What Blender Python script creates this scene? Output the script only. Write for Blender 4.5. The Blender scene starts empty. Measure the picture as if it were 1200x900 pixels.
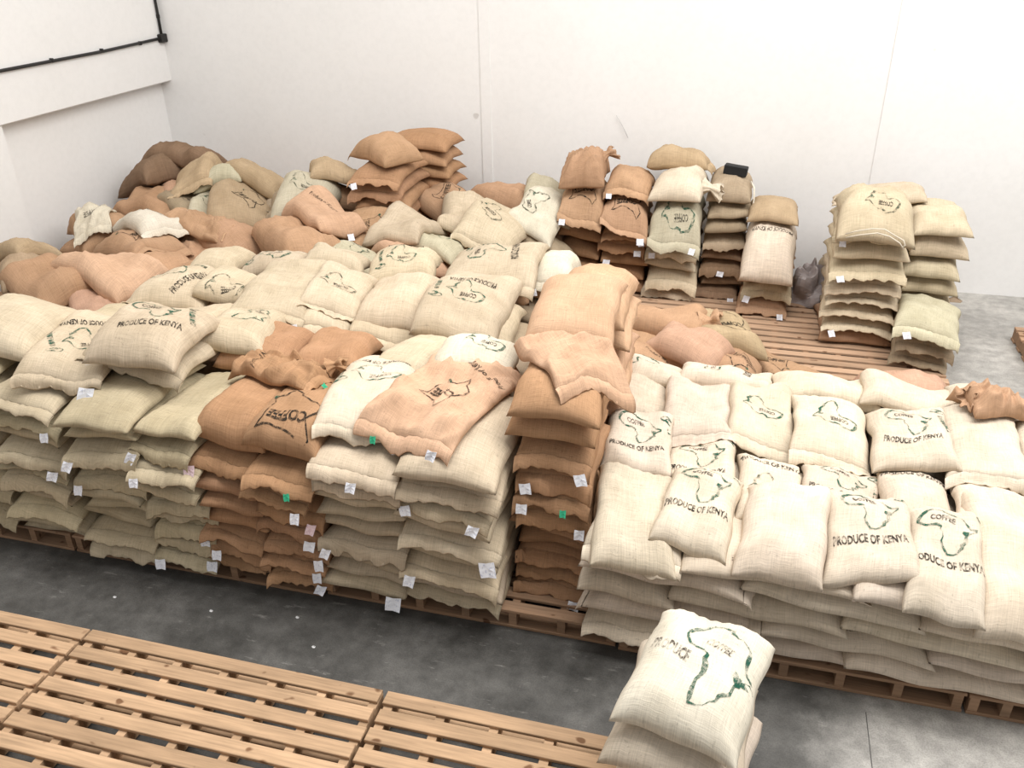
import bpy, math, random
import numpy as np
from mathutils import Vector, Matrix

scene = bpy.context.scene
C = scene.collection

# ------------------------------------------------------------------ camera
H_CAM = 3.75
FOC = 1011.95
yaw, pitch, roll = math.radians(15.491), math.radians(28.048), math.radians(0.915)
fwd = Vector((-math.sin(yaw) * math.cos(pitch), math.cos(yaw) * math.cos(pitch), -math.sin(pitch)))
rgt0 = Vector((math.cos(yaw), math.sin(yaw), 0))
dwn0 = fwd.cross(rgt0)
rgt = math.cos(roll) * rgt0 + math.sin(roll) * dwn0
dwn = -math.sin(roll) * rgt0 + math.cos(roll) * dwn0
cam_data = bpy.data.cameras.new('camera')
cam_data.sensor_fit = 'HORIZONTAL'
cam_data.sensor_width = 36.0
cam_data.lens = 36.0 * FOC / 1200.0
cam_data.clip_start = 0.05
cam_data.clip_end = 100
cam = bpy.data.objects.new('camera', cam_data)
C.objects.link(cam)
m = Matrix((rgt, -dwn, -fwd)).transposed().to_4x4()
m.translation = Vector((0, 0, H_CAM))
cam.matrix_world = m
scene.camera = cam

# ------------------------------------------------------------------ light
world = bpy.data.worlds.new('world')
scene.world = world
world.use_nodes = True
bg = world.node_tree.nodes['Background']
bg.inputs[0].default_value = (1.0, 0.985, 0.965, 1)
bg.inputs[1].default_value = 0.34


def area(name, loc, target, sx, sy, power, col=(1, 1, 1)):
    d = bpy.data.lights.new(name, 'AREA')
    d.shape = 'RECTANGLE'
    d.size, d.size_y, d.energy, d.color = sx, sy, power, col
    o = bpy.data.objects.new(name, d)
    C.objects.link(o)
    o.location = loc
    o.rotation_euler = (Vector(target) - Vector(loc)).to_track_quat('-Z', 'Y').to_euler()
    return o


# translucent roof sheets of the warehouse
area('rooflight', (3.0, 5.0, 8.0), (1.6, 5.0, 0), 5, 9, 850, (1.0, 0.985, 0.96))
area('rooflight_2', (-5.0, 5.0, 8.0), (-4.8, 5.0, 0), 1.4, 9, 240, (1.0, 0.985, 0.96))
scene.view_settings.view_transform = 'Standard'
scene.view_settings.look = 'None'
scene.view_settings.gamma = 1.0
scene.view_settings.use_curve_mapping = False
scene.view_settings.exposure = 0.47

rng = np.random.default_rng(11)
random.seed(5)


# ------------------------------------------------------------------ materials
def mat_new(name):
    mt = bpy.data.materials.new(name)
    mt.use_nodes = True
    nt = mt.node_tree
    b = nt.nodes['Principled BSDF']
    return mt, nt, b


def nd(nt, typ, **kw):
    n = nt.nodes.new(typ)
    for k, v in kw.items():
        setattr(n, k, v)
    return n


def mixcol(nt, typ, fac, a, b):
    n = nt.nodes.new('ShaderNodeMix')
    n.data_type = 'RGBA'
    n.blend_type = typ
    for sock, val in ((n.inputs[0], fac), (n.inputs[6], a), (n.inputs[7], b)):
        if hasattr(val, 'is_output'):
            nt.links.new(val, sock)
        else:
            sock.default_value = val if not isinstance(val, tuple) else (*val, 1)[:4]
    return n.outputs[2]


def ramp(nt, src, stops):
    r = nt.nodes.new('ShaderNodeValToRGB')
    cr = r.color_ramp
    while len(cr.elements) < len(stops):
        cr.elements.new(0.5)
    for e, (p, c) in zip(cr.elements, stops):
        e.position = p
        e.color = (*c, 1) if isinstance(c, tuple) else (c, c, c, 1)
    nt.links.new(src, r.inputs[0])
    return r.outputs[0]


def noise(nt, vec, scale, detail=4, rough=0.55):
    n = nt.nodes.new('ShaderNodeTexNoise')
    n.inputs['Scale'].default_value = scale
    n.inputs['Detail'].default_value = detail
    n.inputs['Roughness'].default_value = rough
    if vec is not None:
        nt.links.new(vec, n.inputs['Vector'])
    return n.outputs[0]


def mapping(nt, vec, scale=(1, 1, 1)):
    mp = nt.nodes.new('ShaderNodeMapping')
    mp.inputs['Scale'].default_value = scale
    nt.links.new(vec, mp.inputs['Vector'])
    return mp.outputs[0]


def jute_material():
    mt, nt, b = mat_new('jute')
    b.inputs['Roughness'].default_value = 0.95
    b.inputs['Specular IOR Level'].default_value = 0.1
    oi = nd(nt, 'ShaderNodeObjectInfo')
    uv = nd(nt, 'ShaderNodeUVMap').outputs[0]
    add = nd(nt, 'ShaderNodeVectorMath', operation='ADD')
    comb = nd(nt, 'ShaderNodeCombineXYZ')
    mul = nd(nt, 'ShaderNodeMath', operation='MULTIPLY')
    mul.inputs[1].default_value = 37.0
    nt.links.new(oi.outputs['Random'], mul.inputs[0])
    nt.links.new(mul.outputs[0], comb.inputs[0])
    nt.links.new(mul.outputs[0], comb.inputs[2])
    nt.links.new(uv, add.inputs[0])
    nt.links.new(comb.outputs[0], add.inputs[1])
    v = add.outputs[0]
    warp = noise(nt, mapping(nt, v, (230, 9, 1)), 1.0, 3)
    weft = noise(nt, mapping(nt, v, (9, 230, 1)), 1.0, 3)
    blot = noise(nt, v, 5.0, 4)
    speck = noise(nt, v, 70.0, 2)
    c = oi.outputs['Color']
    c = mixcol(nt, 'MULTIPLY', 0.5, c, ramp(nt, warp, [(0.3, 0.74), (0.7, 1.16)]))
    c = mixcol(nt, 'MULTIPLY', 0.5, c, ramp(nt, weft, [(0.3, 0.74), (0.7, 1.16)]))
    c = mixcol(nt, 'MULTIPLY', 0.8, c, ramp(nt, blot, [(0.3, (0.86, 0.84, 0.80)), (0.65, 1.08)]))
    c = mixcol(nt, 'MULTIPLY', 0.5, c, ramp(nt, speck, [(0.26, 0.55), (0.38, 1.0)]))
    nt.links.new(c, b.inputs['Base Color'])
    ad = nd(nt, 'ShaderNodeMath', operation='ADD')
    nt.links.new(warp, ad.inputs[0])
    nt.links.new(weft, ad.inputs[1])
    bp = nd(nt, 'ShaderNodeBump')
    bp.inputs['Strength'].default_value = 0.35
    bp.inputs['Distance'].default_value = 0.004
    nt.links.new(ad.outputs[0], bp.inputs['Height'])
    nt.links.new(bp.outputs[0], b.inputs['Normal'])
    return mt


def ink_material(name, col, cover=0.42):
    """stencil ink rubbed onto cloth: patchy, the jute shows through"""
    mt, nt, b = mat_new(name)
    b.inputs['Base Color'].default_value = (*col, 1)
    b.inputs['Roughness'].default_value = 0.9
    b.inputs['Specular IOR Level'].default_value = 0.05
    tc = nd(nt, 'ShaderNodeTexCoord').outputs['Object']
    n1 = noise(nt, tc, 28.0, 3)
    n2 = noise(nt, tc, 190.0, 2)
    ad = nd(nt, 'ShaderNodeMath', operation='MULTIPLY_ADD')
    ad.inputs[1].default_value = 0.7
    nt.links.new(n2, ad.inputs[0])
    nt.links.new(n1, ad.inputs[2])
    f = ramp(nt, ad.outputs[0], [(cover + 0.22, 0.12), (cover + 0.50, 0.96)])
    nt.links.new(f, b.inputs['Alpha'])
    return mt


def plain(name, col, rough=0.8, spec=0.2):
    mt, nt, b = mat_new(name)
    b.inputs['Base Color'].default_value = (*col, 1)
    b.inputs['Roughness'].default_value = rough
    b.inputs['Specular IOR Level'].default_value = spec
    tc = nd(nt, 'ShaderNodeTexCoord').outputs['Object']
    c = mixcol(nt, 'MULTIPLY', 1.0, col, ramp(nt, noise(nt, tc, 14.0, 4), [(0.3, 0.86), (0.7, 1.06)]))
    nt.links.new(c, b.inputs['Base Color'])
    return mt


def wood_material(name, base, dirt):
    mt, nt, b = mat_new(name)
    b.inputs['Roughness'].default_value = 0.75
    b.inputs['Specular IOR Level'].default_value = 0.2
    oi = nd(nt, 'ShaderNodeObjectInfo')
    tc = nd(nt, 'ShaderNodeTexCoord').outputs['Object']
    add = nd(nt, 'ShaderNodeVectorMath', operation='ADD')
    comb = nd(nt, 'ShaderNodeCombineXYZ')
    mul = nd(nt, 'ShaderNodeMath', operation='MULTIPLY')
    mul.inputs[1].default_value = 53.0
    nt.links.new(oi.outputs['Random'], mul.inputs[0])
    nt.links.new(mul.outputs[0], comb.inputs[1])
    nt.links.new(tc, add.inputs[0])
    nt.links.new(comb.outputs[0], add.inputs[1])
    v = add.outputs[0]
    grain = noise(nt, mapping(nt, v, (3.0, 70.0, 40.0)), 1.0, 5)
    big = noise(nt, mapping(nt, v, (2.2, 9.0, 3.0)), 1.0, 3)
    knot = noise(nt, mapping(nt, v, (9.0, 14.0, 9.0)), 1.0, 1)
    c = mixcol(nt, 'MIX', ramp(nt, big, [(0.35, 0.0), (0.75, 1.0)]), base, dirt)
    c = mixcol(nt, 'MULTIPLY', 0.8, c, ramp(nt, grain, [(0.3, 0.72), (0.65, 1.12)]))
    c = mixcol(nt, 'MULTIPLY', 0.85, c, ramp(nt, knot, [(0.24, (0.3, 0.2, 0.14)), (0.30, 1.0)]))
    rv = ramp(nt, oi.outputs['Random'], [(0.0, (0.82, 0.80, 0.76)), (1.0, (1.12, 1.10, 1.06))])
    c = mixcol(nt, 'MULTIPLY', 1.0, c, rv)
    nt.links.new(c, b.inputs['Base Color'])
    bp = nd(nt, 'ShaderNodeBump')
    bp.inputs['Strength'].default_value = 0.3
    bp.inputs['Distance'].default_value = 0.003
    nt.links.new(grain, bp.inputs['Height'])
    nt.links.new(bp.outputs[0], b.inputs['Normal'])
    return mt


def wall_material():
    mt, nt, b = mat_new('painted_plaster')
    b.inputs['Roughness'].default_value = 0.85
    b.inputs['Specular IOR Level'].default_value = 0.15
    geo = nd(nt, 'ShaderNodeNewGeometry').outputs['Position']
    n1 = noise(nt, geo, 0.8, 5)
    n2 = noise(nt, geo, 16.0, 4)
    c = mixcol(nt, 'MIX', ramp(nt, n1, [(0.3, 0.0), (0.7, 1.0)]), (0.79, 0.78, 0.765), (0.82, 0.81, 0.80))
    c = mixcol(nt, 'MULTIPLY', 0.35, c, ramp(nt, n2, [(0.3, 0.93), (0.6, 1.02)]))
    sc = ramp(nt, noise(nt, geo, 3.2, 2), [(0.205, (0.62, 0.59, 0.56)), (0.235, 1.0)])
    c = mixcol(nt, 'MULTIPLY', 0.6, c, sc)
    nt.links.new(c, b.inputs['Base Color'])
    bp = nd(nt, 'ShaderNodeBump')
    bp.inputs['Strength'].default_value = 0.12
    bp.inputs['Distance'].default_value = 0.01
    nt.links.new(n2, bp.inputs['Height'])
    nt.links.new(bp.outputs[0], b.inputs['Normal'])
    return mt


def floor_material():
    mt, nt, b = mat_new('worn_concrete')
    geo = nd(nt, 'ShaderNodeNewGeometry').outputs['Position']
    n1 = noise(nt, geo, 1.3, 6, 0.62)
    n2 = noise(nt, geo, 9.0, 6, 0.65)
    n3 = noise(nt, mapping(nt, geo, (2.0, 7.0, 1.0)), 2.6, 6, 0.7)
    n4 = noise(nt, geo, 120.0, 2)
    sep = nd(nt, 'ShaderNodeSeparateXYZ')
    nt.links.new(geo, sep.inputs[0])
    # floor colour turns paler towards positive X, with a wavering edge
    mr = nd(nt, 'ShaderNodeMapRange')
    mr.inputs[1].default_value = 0.95
    mr.inputs[2].default_value = 1.4
    wob = nd(nt, 'ShaderNodeMath', operation='MULTIPLY_ADD')
    wob.inputs[1].default_value = 0.7
    nt.links.new(n1, wob.inputs[0])
    nt.links.new(sep.outputs[0], wob.inputs[2])
    nt.links.new(wob.outputs[0], mr.inputs[0])
    dark = mixcol(nt, 'MIX', ramp(nt, n1, [(0.34, 0.0), (0.68, 1.0)]), (0.040, 0.038, 0.034), (0.125, 0.120, 0.112))
    lite = mixcol(nt, 'MIX', ramp(nt, n1, [(0.34, 0.0), (0.68, 1.0)]), (0.25, 0.24, 0.222), (0.42, 0.40, 0.37))
    c = mixcol(nt, 'MIX', mr.outputs[0], dark, lite)
    c = mixcol(nt, 'MULTIPLY', 0.8, c, ramp(nt, n2, [(0.3, 0.62), (0.7, 1.35)]))
    c = mixcol(nt, 'MIX', ramp(nt, n3, [(0.60, 0.0), (0.72, 0.45)]), c, (0.30, 0.285, 0.265))
    c = mixcol(nt, 'MULTIPLY', 0.6, c, ramp(nt, n4, [(0.3, 0.7), (0.6, 1.2)]))
    nt.links.new(c, b.inputs['Base Color'])
    nt.links.new(ramp(nt, n2, [(0.3, 0.42), (0.7, 0.68)]), b.inputs['Roughness'])
    b.inputs['Specular IOR Level'].default_value = 0.35
    bp = nd(nt, 'ShaderNodeBump')
    bp.inputs['Strength'].default_value = 0.15
    bp.inputs['Distance'].default_value = 0.004
    nt.links.new(n2, bp.inputs['Height'])
    nt.links.new(bp.outputs[0], b.inputs['Normal'])
    return mt


def paper_material(name, paper, ink):
    mt, nt, b = mat_new(name)
    b.inputs['Roughness'].default_value = 0.7
    tc = nd(nt, 'ShaderNodeUVMap').outputs[0]
    n = noise(nt, mapping(nt, tc, (9, 4.5, 1)), 1.0, 3)
    c = mixcol(nt, 'MIX', ramp(nt, n, [(0.57, 0.0), (0.64, 0.55)]), paper, ink)
    nt.links.new(c, b.inputs['Base Color'])
    return mt


M_JUTE = jute_material()
M_BLACK = ink_material('black_stencil_ink', (0.030, 0.026, 0.022), 0.46)
M_FADED = ink_material('faded_stencil_ink', (0.07, 0.055, 0.045), 0.58)
M_GREEN = ink_material('green_stencil_ink', (0.022, 0.095, 0.062), 0.50)
M_GREY = ink_material('grey_green_ink', (0.085, 0.095, 0.065), 0.54)
M_TAG = paper_material('tag_paper', (0.78, 0.79, 0.84), (0.30, 0.33, 0.52))
M_PINK = paper_material('pink_tag_paper', (0.80, 0.62, 0.66), (0.35, 0.12, 0.2))
M_GTAG = plain('green_tag', (0.05, 0.45, 0.25))
M_RED = plain('red_tag', (0.55, 0.045, 0.02))
M_WOOD = wood_material('pallet_wood', (0.55, 0.37, 0.235), (0.40, 0.27, 0.17))
M_WOODB = wood_material('weathered_pallet_wood', (0.40, 0.25, 0.16), (0.30, 0.20, 0.135))
M_WOODC = wood_material('dusty_pallet_wood', (0.52, 0.345, 0.235), (0.42, 0.28, 0.19))
M_WALL = wall_material()
M_FLOOR = floor_material()
M_PIPE = plain('black_conduit', (0.03, 0.028, 0.027), 0.5)
M_BOX = plain('black_plastic', (0.018, 0.018, 0.019), 0.6)
M_PLASTIC = plain('grey_plastic_film', (0.36, 0.31, 0.30), 0.45, 0.4)
M_ROPE = plain('white_cord', (0.62, 0.56, 0.46))
M_SCRAP = plain('white_paper_scrap', (0.7, 0.7, 0.7))


# ------------------------------------------------------------------ mesh helpers
def mesh_obj(name, verts, faces, mats, parent=None, smooth=False, uvs=None, mat_idx=None):
    me = bpy.data.meshes.new(name)
    me.from_pydata([tuple(v) for v in verts], [], [tuple(f) for f in faces])
    for mt in (mats if isinstance(mats, (list, tuple)) else [mats]):
        me.materials.append(mt)
    if smooth:
        me.polygons.foreach_set('use_smooth', [True] * len(me.polygons))
    if mat_idx is not None:
        me.polygons.foreach_set('material_index', list(mat_idx))
    if uvs is not None:
        ul = me.uv_layers.new(name='UVMap')
        li = np.empty(len(me.loops), dtype=np.int32)
        me.loops.foreach_get('vertex_index', li)
        ul.data.foreach_set('uv', np.asarray(uvs, dtype=np.float32)[li].ravel())
    me.update()
    o = bpy.data.objects.new(name, me)
    C.objects.link(o)
    if parent is not None:
        o.parent = parent
    return o


BOX_F = [(0, 3, 2, 1), (4, 5, 6, 7), (0, 1, 5, 4), (1, 2, 6, 5), (2, 3, 7, 6), (3, 0, 4, 7)]


def box_mesh(name, x0, x1, y0, y1, z0, z1, mt, bevel=0.0):
    me = bpy.data.meshes.new(name)
    if bevel <= 0:
        v = [(x0, y0, z0), (x1, y0, z0), (x1, y1, z0), (x0, y1, z0), (x0, y0, z1), (x1, y0, z1), (x1, y1, z1), (x0, y1, z1)]
        me.from_pydata(v, [], BOX_F)
    else:
        b = bevel
        v, f = [], []
        rings = [(z0, b), (z0 + b, 0), (z1 - b, 0), (z1, b)]
        for z, i in rings:
            v += [(x0 + i, y0 + i, z), (x1 - i, y0 + i, z), (x1 - i, y1 - i, z), (x0 + i, y1 - i, z)]
        f.append((0, 3, 2, 1))
        f.append((12, 13, 14, 15))
        for r in range(3):
            for k in range(4):
                a, c = r * 4 + k, r * 4 + (k + 1) % 4
                f.append((a, c, c + 4, a + 4))
        me.from_pydata(v, [], f)
    me.materials.append(mt)
    me.update()
    return me


def link(name, me, parent=None, loc=(0, 0, 0), rz=0.0):
    o = bpy.data.objects.new(name, me)
    C.objects.link(o)
    o.parent = parent
    o.location = loc
    o.rotation_euler = (0, 0, rz)
    return o


def empty(name, loc=(0, 0, 0), rz=0.0):
    o = bpy.data.objects.new(name, None)
    C.objects.link(o)
    o.location = loc
    o.rotation_euler = (0, 0, rz)
    o.empty_display_size = 0.1
    return o


def tag(o, label, cat, group=None):
    o['label'] = label
    o['category'] = cat
    if group:
        o['group'] = group


def struct(name, x0, x1, y0, y1, z0, z1, mt, bevel=0.0):
    o = link(name, box_mesh(name, x0, x1, y0, y1, z0, z1, mt, bevel))
    o['kind'] = 'structure'
    return o


def tube(pts, rad, seg=8):
    pts = [Vector(p) for p in pts]
    v, f = [], []
    for i, p in enumerate(pts):
        d = (pts[min(i + 1, len(pts) - 1)] - pts[max(i - 1, 0)]).normalized()
        a = d.orthogonal().normalized() if i == 0 else (a - a.dot(d) * d).normalized()
        b = d.cross(a)
        for k in range(seg):
            t = 2 * math.pi * k / seg
            v.append(p + rad * (math.cos(t) * a + math.sin(t) * b))
    for i in range(len(pts) - 1):
        for k in range(seg):
            f.append((i * seg + k, i * seg + (k + 1) % seg, (i + 1) * seg + (k + 1) % seg, (i + 1) * seg + k))
    f.append(tuple(range(seg))[::-1])
    n = (len(pts) - 1) * seg
    f.append(tuple(range(n, n + seg)))
    return v, f


# ------------------------------------------------------------------ room shell
WY, WX = 10.10, -7.28          # back wall face, left wall upper face
struct('floor', -12, 9, -3, 12, -0.2, 0.0, M_FLOOR)
struct('wall_back', -8.2, 9, WY, WY + 0.3, 0, 8, M_WALL)
struct('wall_left', WX - 0.55, WX - 0.16, -3, WY + 0.02, 0, 2.1, M_WALL)
struct('trim_1', WX - 0.55, WX, -3, WY + 0.02, 2.03, 8, M_WALL, 0.012)      # the deep ring beam above the recessed wall
struct('trim_2', WX - 0.3, WX - 0.02, 6.55, 7.25, 0, 2.04, M_WALL, 0.01)       # pier under the beam
struct('trim_3', -3.12, -3.00, WY - 0.012, WY + 0.05, 0, 8, M_WALL, 0.005)
struct('trim_4', 1.31, 1.44, WY - 0.012, WY + 0.05, 0, 8, M_WALL, 0.005)
for nm, x0 in (('trim_5', 0.93), ):
    o = struct(nm, x0, x0 + 0.005, -3, 3.62, -0.006, 0.0008, plain('joint_filler', (0.09, 0.085, 0.08)))

# conduit on the beam, with saddles and corner box
con = empty('electrical_conduit', (WX, 8, 2.55))
v, f = tube([(0.02, -9, 0.05), (0.02, -2.2, 0.0), (0.02, -0.6, -0.015), (0.02, 0.9, -0.02), (0.022, 2.0, 0.0)], 0.017)
mesh_obj('conduit_run', v, f, M_PIPE, con, True)
v, f = tube([(0.022, 2.04, 0.0), (0.022, 2.045, 0.3), (0.022, 2.05, 5.0)], 0.017)
mesh_obj('conduit_riser', v, f, M_PIPE, con, True)
link('junction_box', box_mesh('junction_box', -0.0, 0.06, 1.98, 2.095, -0.05, 0.05, M_PIPE, 0.008), con)
sad = box_mesh('saddle', 0.0, 0.040, -0.010, 0.010, -0.022, 0.022, M_PIPE, 0.003)
for yy in (-3.4, -2.6, -1.6, -0.7, 0.1, 0.9, 1.6):
    link('saddle', sad, con, (0, yy, -0.01))
for zz in (0.25, 0.6):
    link('saddle', sad, con, (0, 2.045, zz))
tag(con, 'black cable conduit running along the white beam and up the corner', 'conduit')


# ------------------------------------------------------------------ pallets
def pallet(x0, y0, nx_w, depth, label, group, wood, pitch=0.122, sw=0.083, n_str=7, top=0.14, rz=0.0):
    """x0,y0 = near left corner; deck slats run along X"""
    root = empty('pallet', (x0, y0, 0), rz)
    tag(root, label, 'pallet', group)
    n = int(round((depth - sw) / pitch)) + 1
    slat_me = [box_mesh('slat', 0, nx_w, 0, sw, top - 0.022, top, wood, 0.003) for _ in range(1)][0]
    for i in range(n):
        y = i * pitch
        o = link('slat', slat_me, root, (random.uniform(-0.008, 0.008), y + random.uniform(-0.004, 0.004), random.uniform(-0.002, 0.0)), random.uniform(-0.003, 0.003))
    st = box_mesh('stringer', -0.024, 0.024, 0.006, (n - 1) * pitch + sw - 0.006, 0.0225, top - 0.0225, wood)
    for k in range(n_str):
        x = 0.03 + k * (nx_w - 0.06) / (n_str - 1)
        link('stringer', st, root, (x, 0, 0))
    bb = box_mesh('bottom_board', 0, nx_w, 0, 0.11, 0, 0.022, wood, 0.003)
    for i in range(6):
        link('bottom_board', bb, root, (0, i * ((n - 1) * pitch + sw - 0.11) / 5, 0))
    return root


G = 'empty pallets on the aisle floor'
pallet(-3.40, 1.46, 1.83, 1.52, 'empty wooden pallet lying between two other empty pallets', None, M_WOOD)
pallet(-5.26, 1.46, 1.83, 1.52, 'empty wooden pallet lying in front of the greenish-pale stacks', None, M_WOOD)
pallet(-1.545, 1.46, 1.80, 1.52, 'empty wooden pallet whose end reaches the lone sack stack', None, M_WOOD)
pallet(-6.00, 3.73, 1.84, 1.9, 'wooden pallet under the greenish-pale stacks by the left wall', None, M_WOODB)
pallet(-4.14, 3.73, 1.84, 1.9, 'wooden pallet under the brown front stacks and their pale neighbours', None, M_WOODB)
pallet(-2.28, 3.76, 1.84, 1.9, 'wooden pallet with bare slats before the narrow brown stack', None, M_WOODB)
pallet(-0.42, 3.74, 1.84, 1.9, 'wooden pallet under the low cream pile, beside the bare slats', None, M_WOODB)
pallet(1.44, 3.74, 1.00, 1.9, 'wooden pallet under the far end of the cream pile', None, M_WOODB)
pallet(-1.60, 6.95, 1.70, 3.05, 'wooden pallet under the brown and pale back stacks', None, M_WOODC, 0.135, 0.09)
pallet(0.12, 6.50, 1.80, 3.10, 'long wooden pallet with bare slats between the back stacks', None, M_WOODC, 0.135, 0.09)
pallet(2.74, 7.7, 1.5, 1.2, 'wooden pallet on the bare floor by the white wall', None, M_WOODB)

# ------------------------------------------------------------------ printed designs (flat stencil prints)
AFRICA = [(-17, 15), (-16, 20), (-13, 27), (-9, 32), (-6, 35.5), (0, 36), (10, 37), (11, 33.5), (19, 30.5), (22, 32.5), (31, 31),
          (34, 28), (37, 21), (39.5, 15.5), (43, 11.5), (51, 11.5), (50, 8), (46, 3), (41, -2), (39, -6), (40.5, -14), (35, -20),
          (35.5, -24), (32.5, -27), (30, -31.5), (25, -34), (19, -34.5), (18, -32), (15, -26), (12, -18), (13.5, -11), (12, -5),
          (9, -1), (9.5, 3.5), (8, 4.5), (4, 6.3), (-2, 4.8), (-8, 4.5), (-13, 8.5), (-17, 13)]
KENYA = [(34, -1), (34, 0.2), (35, 1.9), (34, 4.2), (35, 5.4), (36, 4.4), (38.1, 3.6), (39.5, 3.4), (41.9, 3.9), (41, 2.8), (41, -0.8),
         (41.6, -1.7), (40.2, -2.6), (39.2, -4.7), (37.7, -3.5), (37.6, -3.0)]
KBLOT = [(34, 1), (34.5, 5), (38, 4), (42, 4), (41.5, -1), (44, -3), (40.5, -5), (37.5, -3.5)]
_txt = {}


def text2d(body, shear=0.0, weight=0.02):
    key = (body, shear, weight)
    if key not in _txt:
        cu = bpy.data.curves.new('t', 'FONT')
        cu.body, cu.shear, cu.offset, cu.resolution_u = body, shear, weight, 2
        o = bpy.data.objects.new('t', cu)
        C.objects.link(o)
        bpy.context.view_layer.update()
        me = o.evaluated_get(bpy.context.evaluated_depsgraph_get()).to_mesh()
        v = np.array([q.co[:2] for q in me.vertices])
        me.calc_loop_triangles()
        f = np.array([t.vertices[:] for t in me.loop_triangles])
        lo, hi = v.min(0), v.max(0)
        v = (v - (lo + hi) / 2) / (hi - lo)
        _txt[key] = (v, f)
        bpy.data.objects.remove(o)
        bpy.data.curves.remove(cu)
    return _txt[key]


def ribbon(pts, w, closed=True, jag=0.25, sub=0.02, skip=()):
    """stroke of hand-cut stencil: uneven width, short bridges"""
    pts = np.array(pts, float)
    if closed:
        pts = np.vstack([pts, pts[:1]])
    out = [pts[0]]
    for a, b in zip(pts[:-1], pts[1:]):
        n = max(1, int(np.linalg.norm(b - a) / sub))
        for i in range(1, n + 1):
            out.append(a + (b - a) * i / n)
    p = np.array(out)
    t = np.gradient(p, axis=0)
    t /= np.linalg.norm(t, axis=1)[:, None] + 1e-9
    nrm = np.stack([-t[:, 1], t[:, 0]], 1)
    ww = w * (1 + jag * np.sin(np.arange(len(p)) * 0.9) + jag * np.sin(np.arange(len(p)) * 0.31 + 1))[:, None] / 2
    v = np.vstack([p + nrm * ww, p - nrm * ww])
    n = len(p)
    f = []
    for i in range(n - 1):
        if i in skip:
            continue
        f += [(i, i + n, i + n + 1), (i, i + n + 1, i + 1)]
    return v, np.array(f)


def fan(pts):
    p = np.array(pts, float)
    c = p.mean(0)
    v = np.vstack([p, c[None]])
    n = len(p)
    return v, np.array([(i, (i + 1) % n, n) for i in range(n)])


def design(kind):
    """list of (verts2d, tris, material) in metres, x right, y up"""
    D = []
    if kind.startswith('africa'):
        ink = M_GREY if 'grey' in kind else M_GREEN
        s = 0.30 / 68
        A = [((x - 17) * s, (y - 1) * s * 0.92 + 0.05) for x, y in AFRICA]
        D.append((*ribbon(A, 0.0125, jag=0.42), ink))
        D.append((*fan([((x - 17) * s, (y - 1) * s * 0.92 + 0.05) for x, y in KBLOT]), M_GREEN))
        v, f = text2d('COFFEE', weight=0.032)
        D.append((v * (0.125, 0.042) + (-0.03, 0.125), f, M_BLACK))
        if 'only' not in kind:
            v, f = text2d('PRODUCE OF KENYA', weight=0.032)
            D.append((v * (0.37, 0.062) + (0.0, -0.168), f, M_BLACK))
            for dx, dy, r in ((0.185, 0.205, 0.030), (0.215, 0.190, 0.026)):
                D.append((*ribbon([(dx + r * math.cos(t) * 1.25, dy + r * 0.7 * math.sin(t)) for t in np.linspace(0, 5.2, 12)], 0.011, False), M_GREEN))
            for k in range(7):
                D.append((*ribbon([(0.205 + 0.004 * k, 0.14 - 0.033 * k), (0.212 + 0.004 * k, 0.115 - 0.033 * k)], 0.020, False, 0.5), M_GREEN if k % 3 else M_GREY))
    elif kind.startswith('kenya'):
        s = 0.30 / 8.0
        K = [((x - 38) * s, (y - 0.3) * s) for x, y in KENYA]
        D.append((*ribbon(K, 0.009, jag=0.15), M_BLACK))
        D.append((*fan([(0.13 + 0.018 * math.cos(t), -0.085 + 0.014 * math.sin(t)) for t in np.linspace(0, 5.5, 7)]), M_GREEN))
        v, f = text2d('COFFEE', weight=0.045)
        D.append((v * (0.21, 0.070) + (-0.01, 0.055), f, M_BLACK))
        if 'text' in kind:
            v, f = text2d('Produce of Kenya', shear=0.25, weight=0.02)
            D.append((v * (0.36, 0.05) + (0.0, -0.27), f, M_BLACK))
    elif kind == 'produce':
        v, f = text2d('PRODUCE OF KENYA', weight=0.032)
        D.append((v * (0.42, 0.055), f, M_BLACK))
    elif kind == 'italic':
        v, f = text2d('Produce of Kenya', shear=0.25, weight=0.02)
        D.append((v * (0.36, 0.055), f, M_BLACK))
    elif kind == 'coffee':
        v, f = text2d('COFFEE', weight=0.028)
        D.append((v * (0.2, 0.058), f, M_BLACK))
    elif kind == 'store':
        v, f = text2d('STORE IN A COOL DRY PLACE', weight=0.032)
        D.append((v * (0.44, 0.034), f, M_FADED))
    elif kind == 'lone':
        s = 0.36 / 68
        A = [((x - 17) * s, (y - 1) * s * 1.25) for x, y in AFRICA]
        D.append((*ribbon(A, 0.016, jag=0.42), M_GREEN))
        D.append((*fan([((x - 17) * s * 1.0, (y - 1) * s * 1.25) for x, y in KBLOT]), M_GREEN))
        v, f = text2d('COFFEE', weight=0.032)
        D.append((v * (0.13, 0.05) + (-0.02, 0.10), f, M_FADED))
        v, f = text2d('PRODUCE', weight=0.032)
        D.append((v * (0.19, 0.062) + (-0.20, -0.05), f, M_FADED))
    return D


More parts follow.
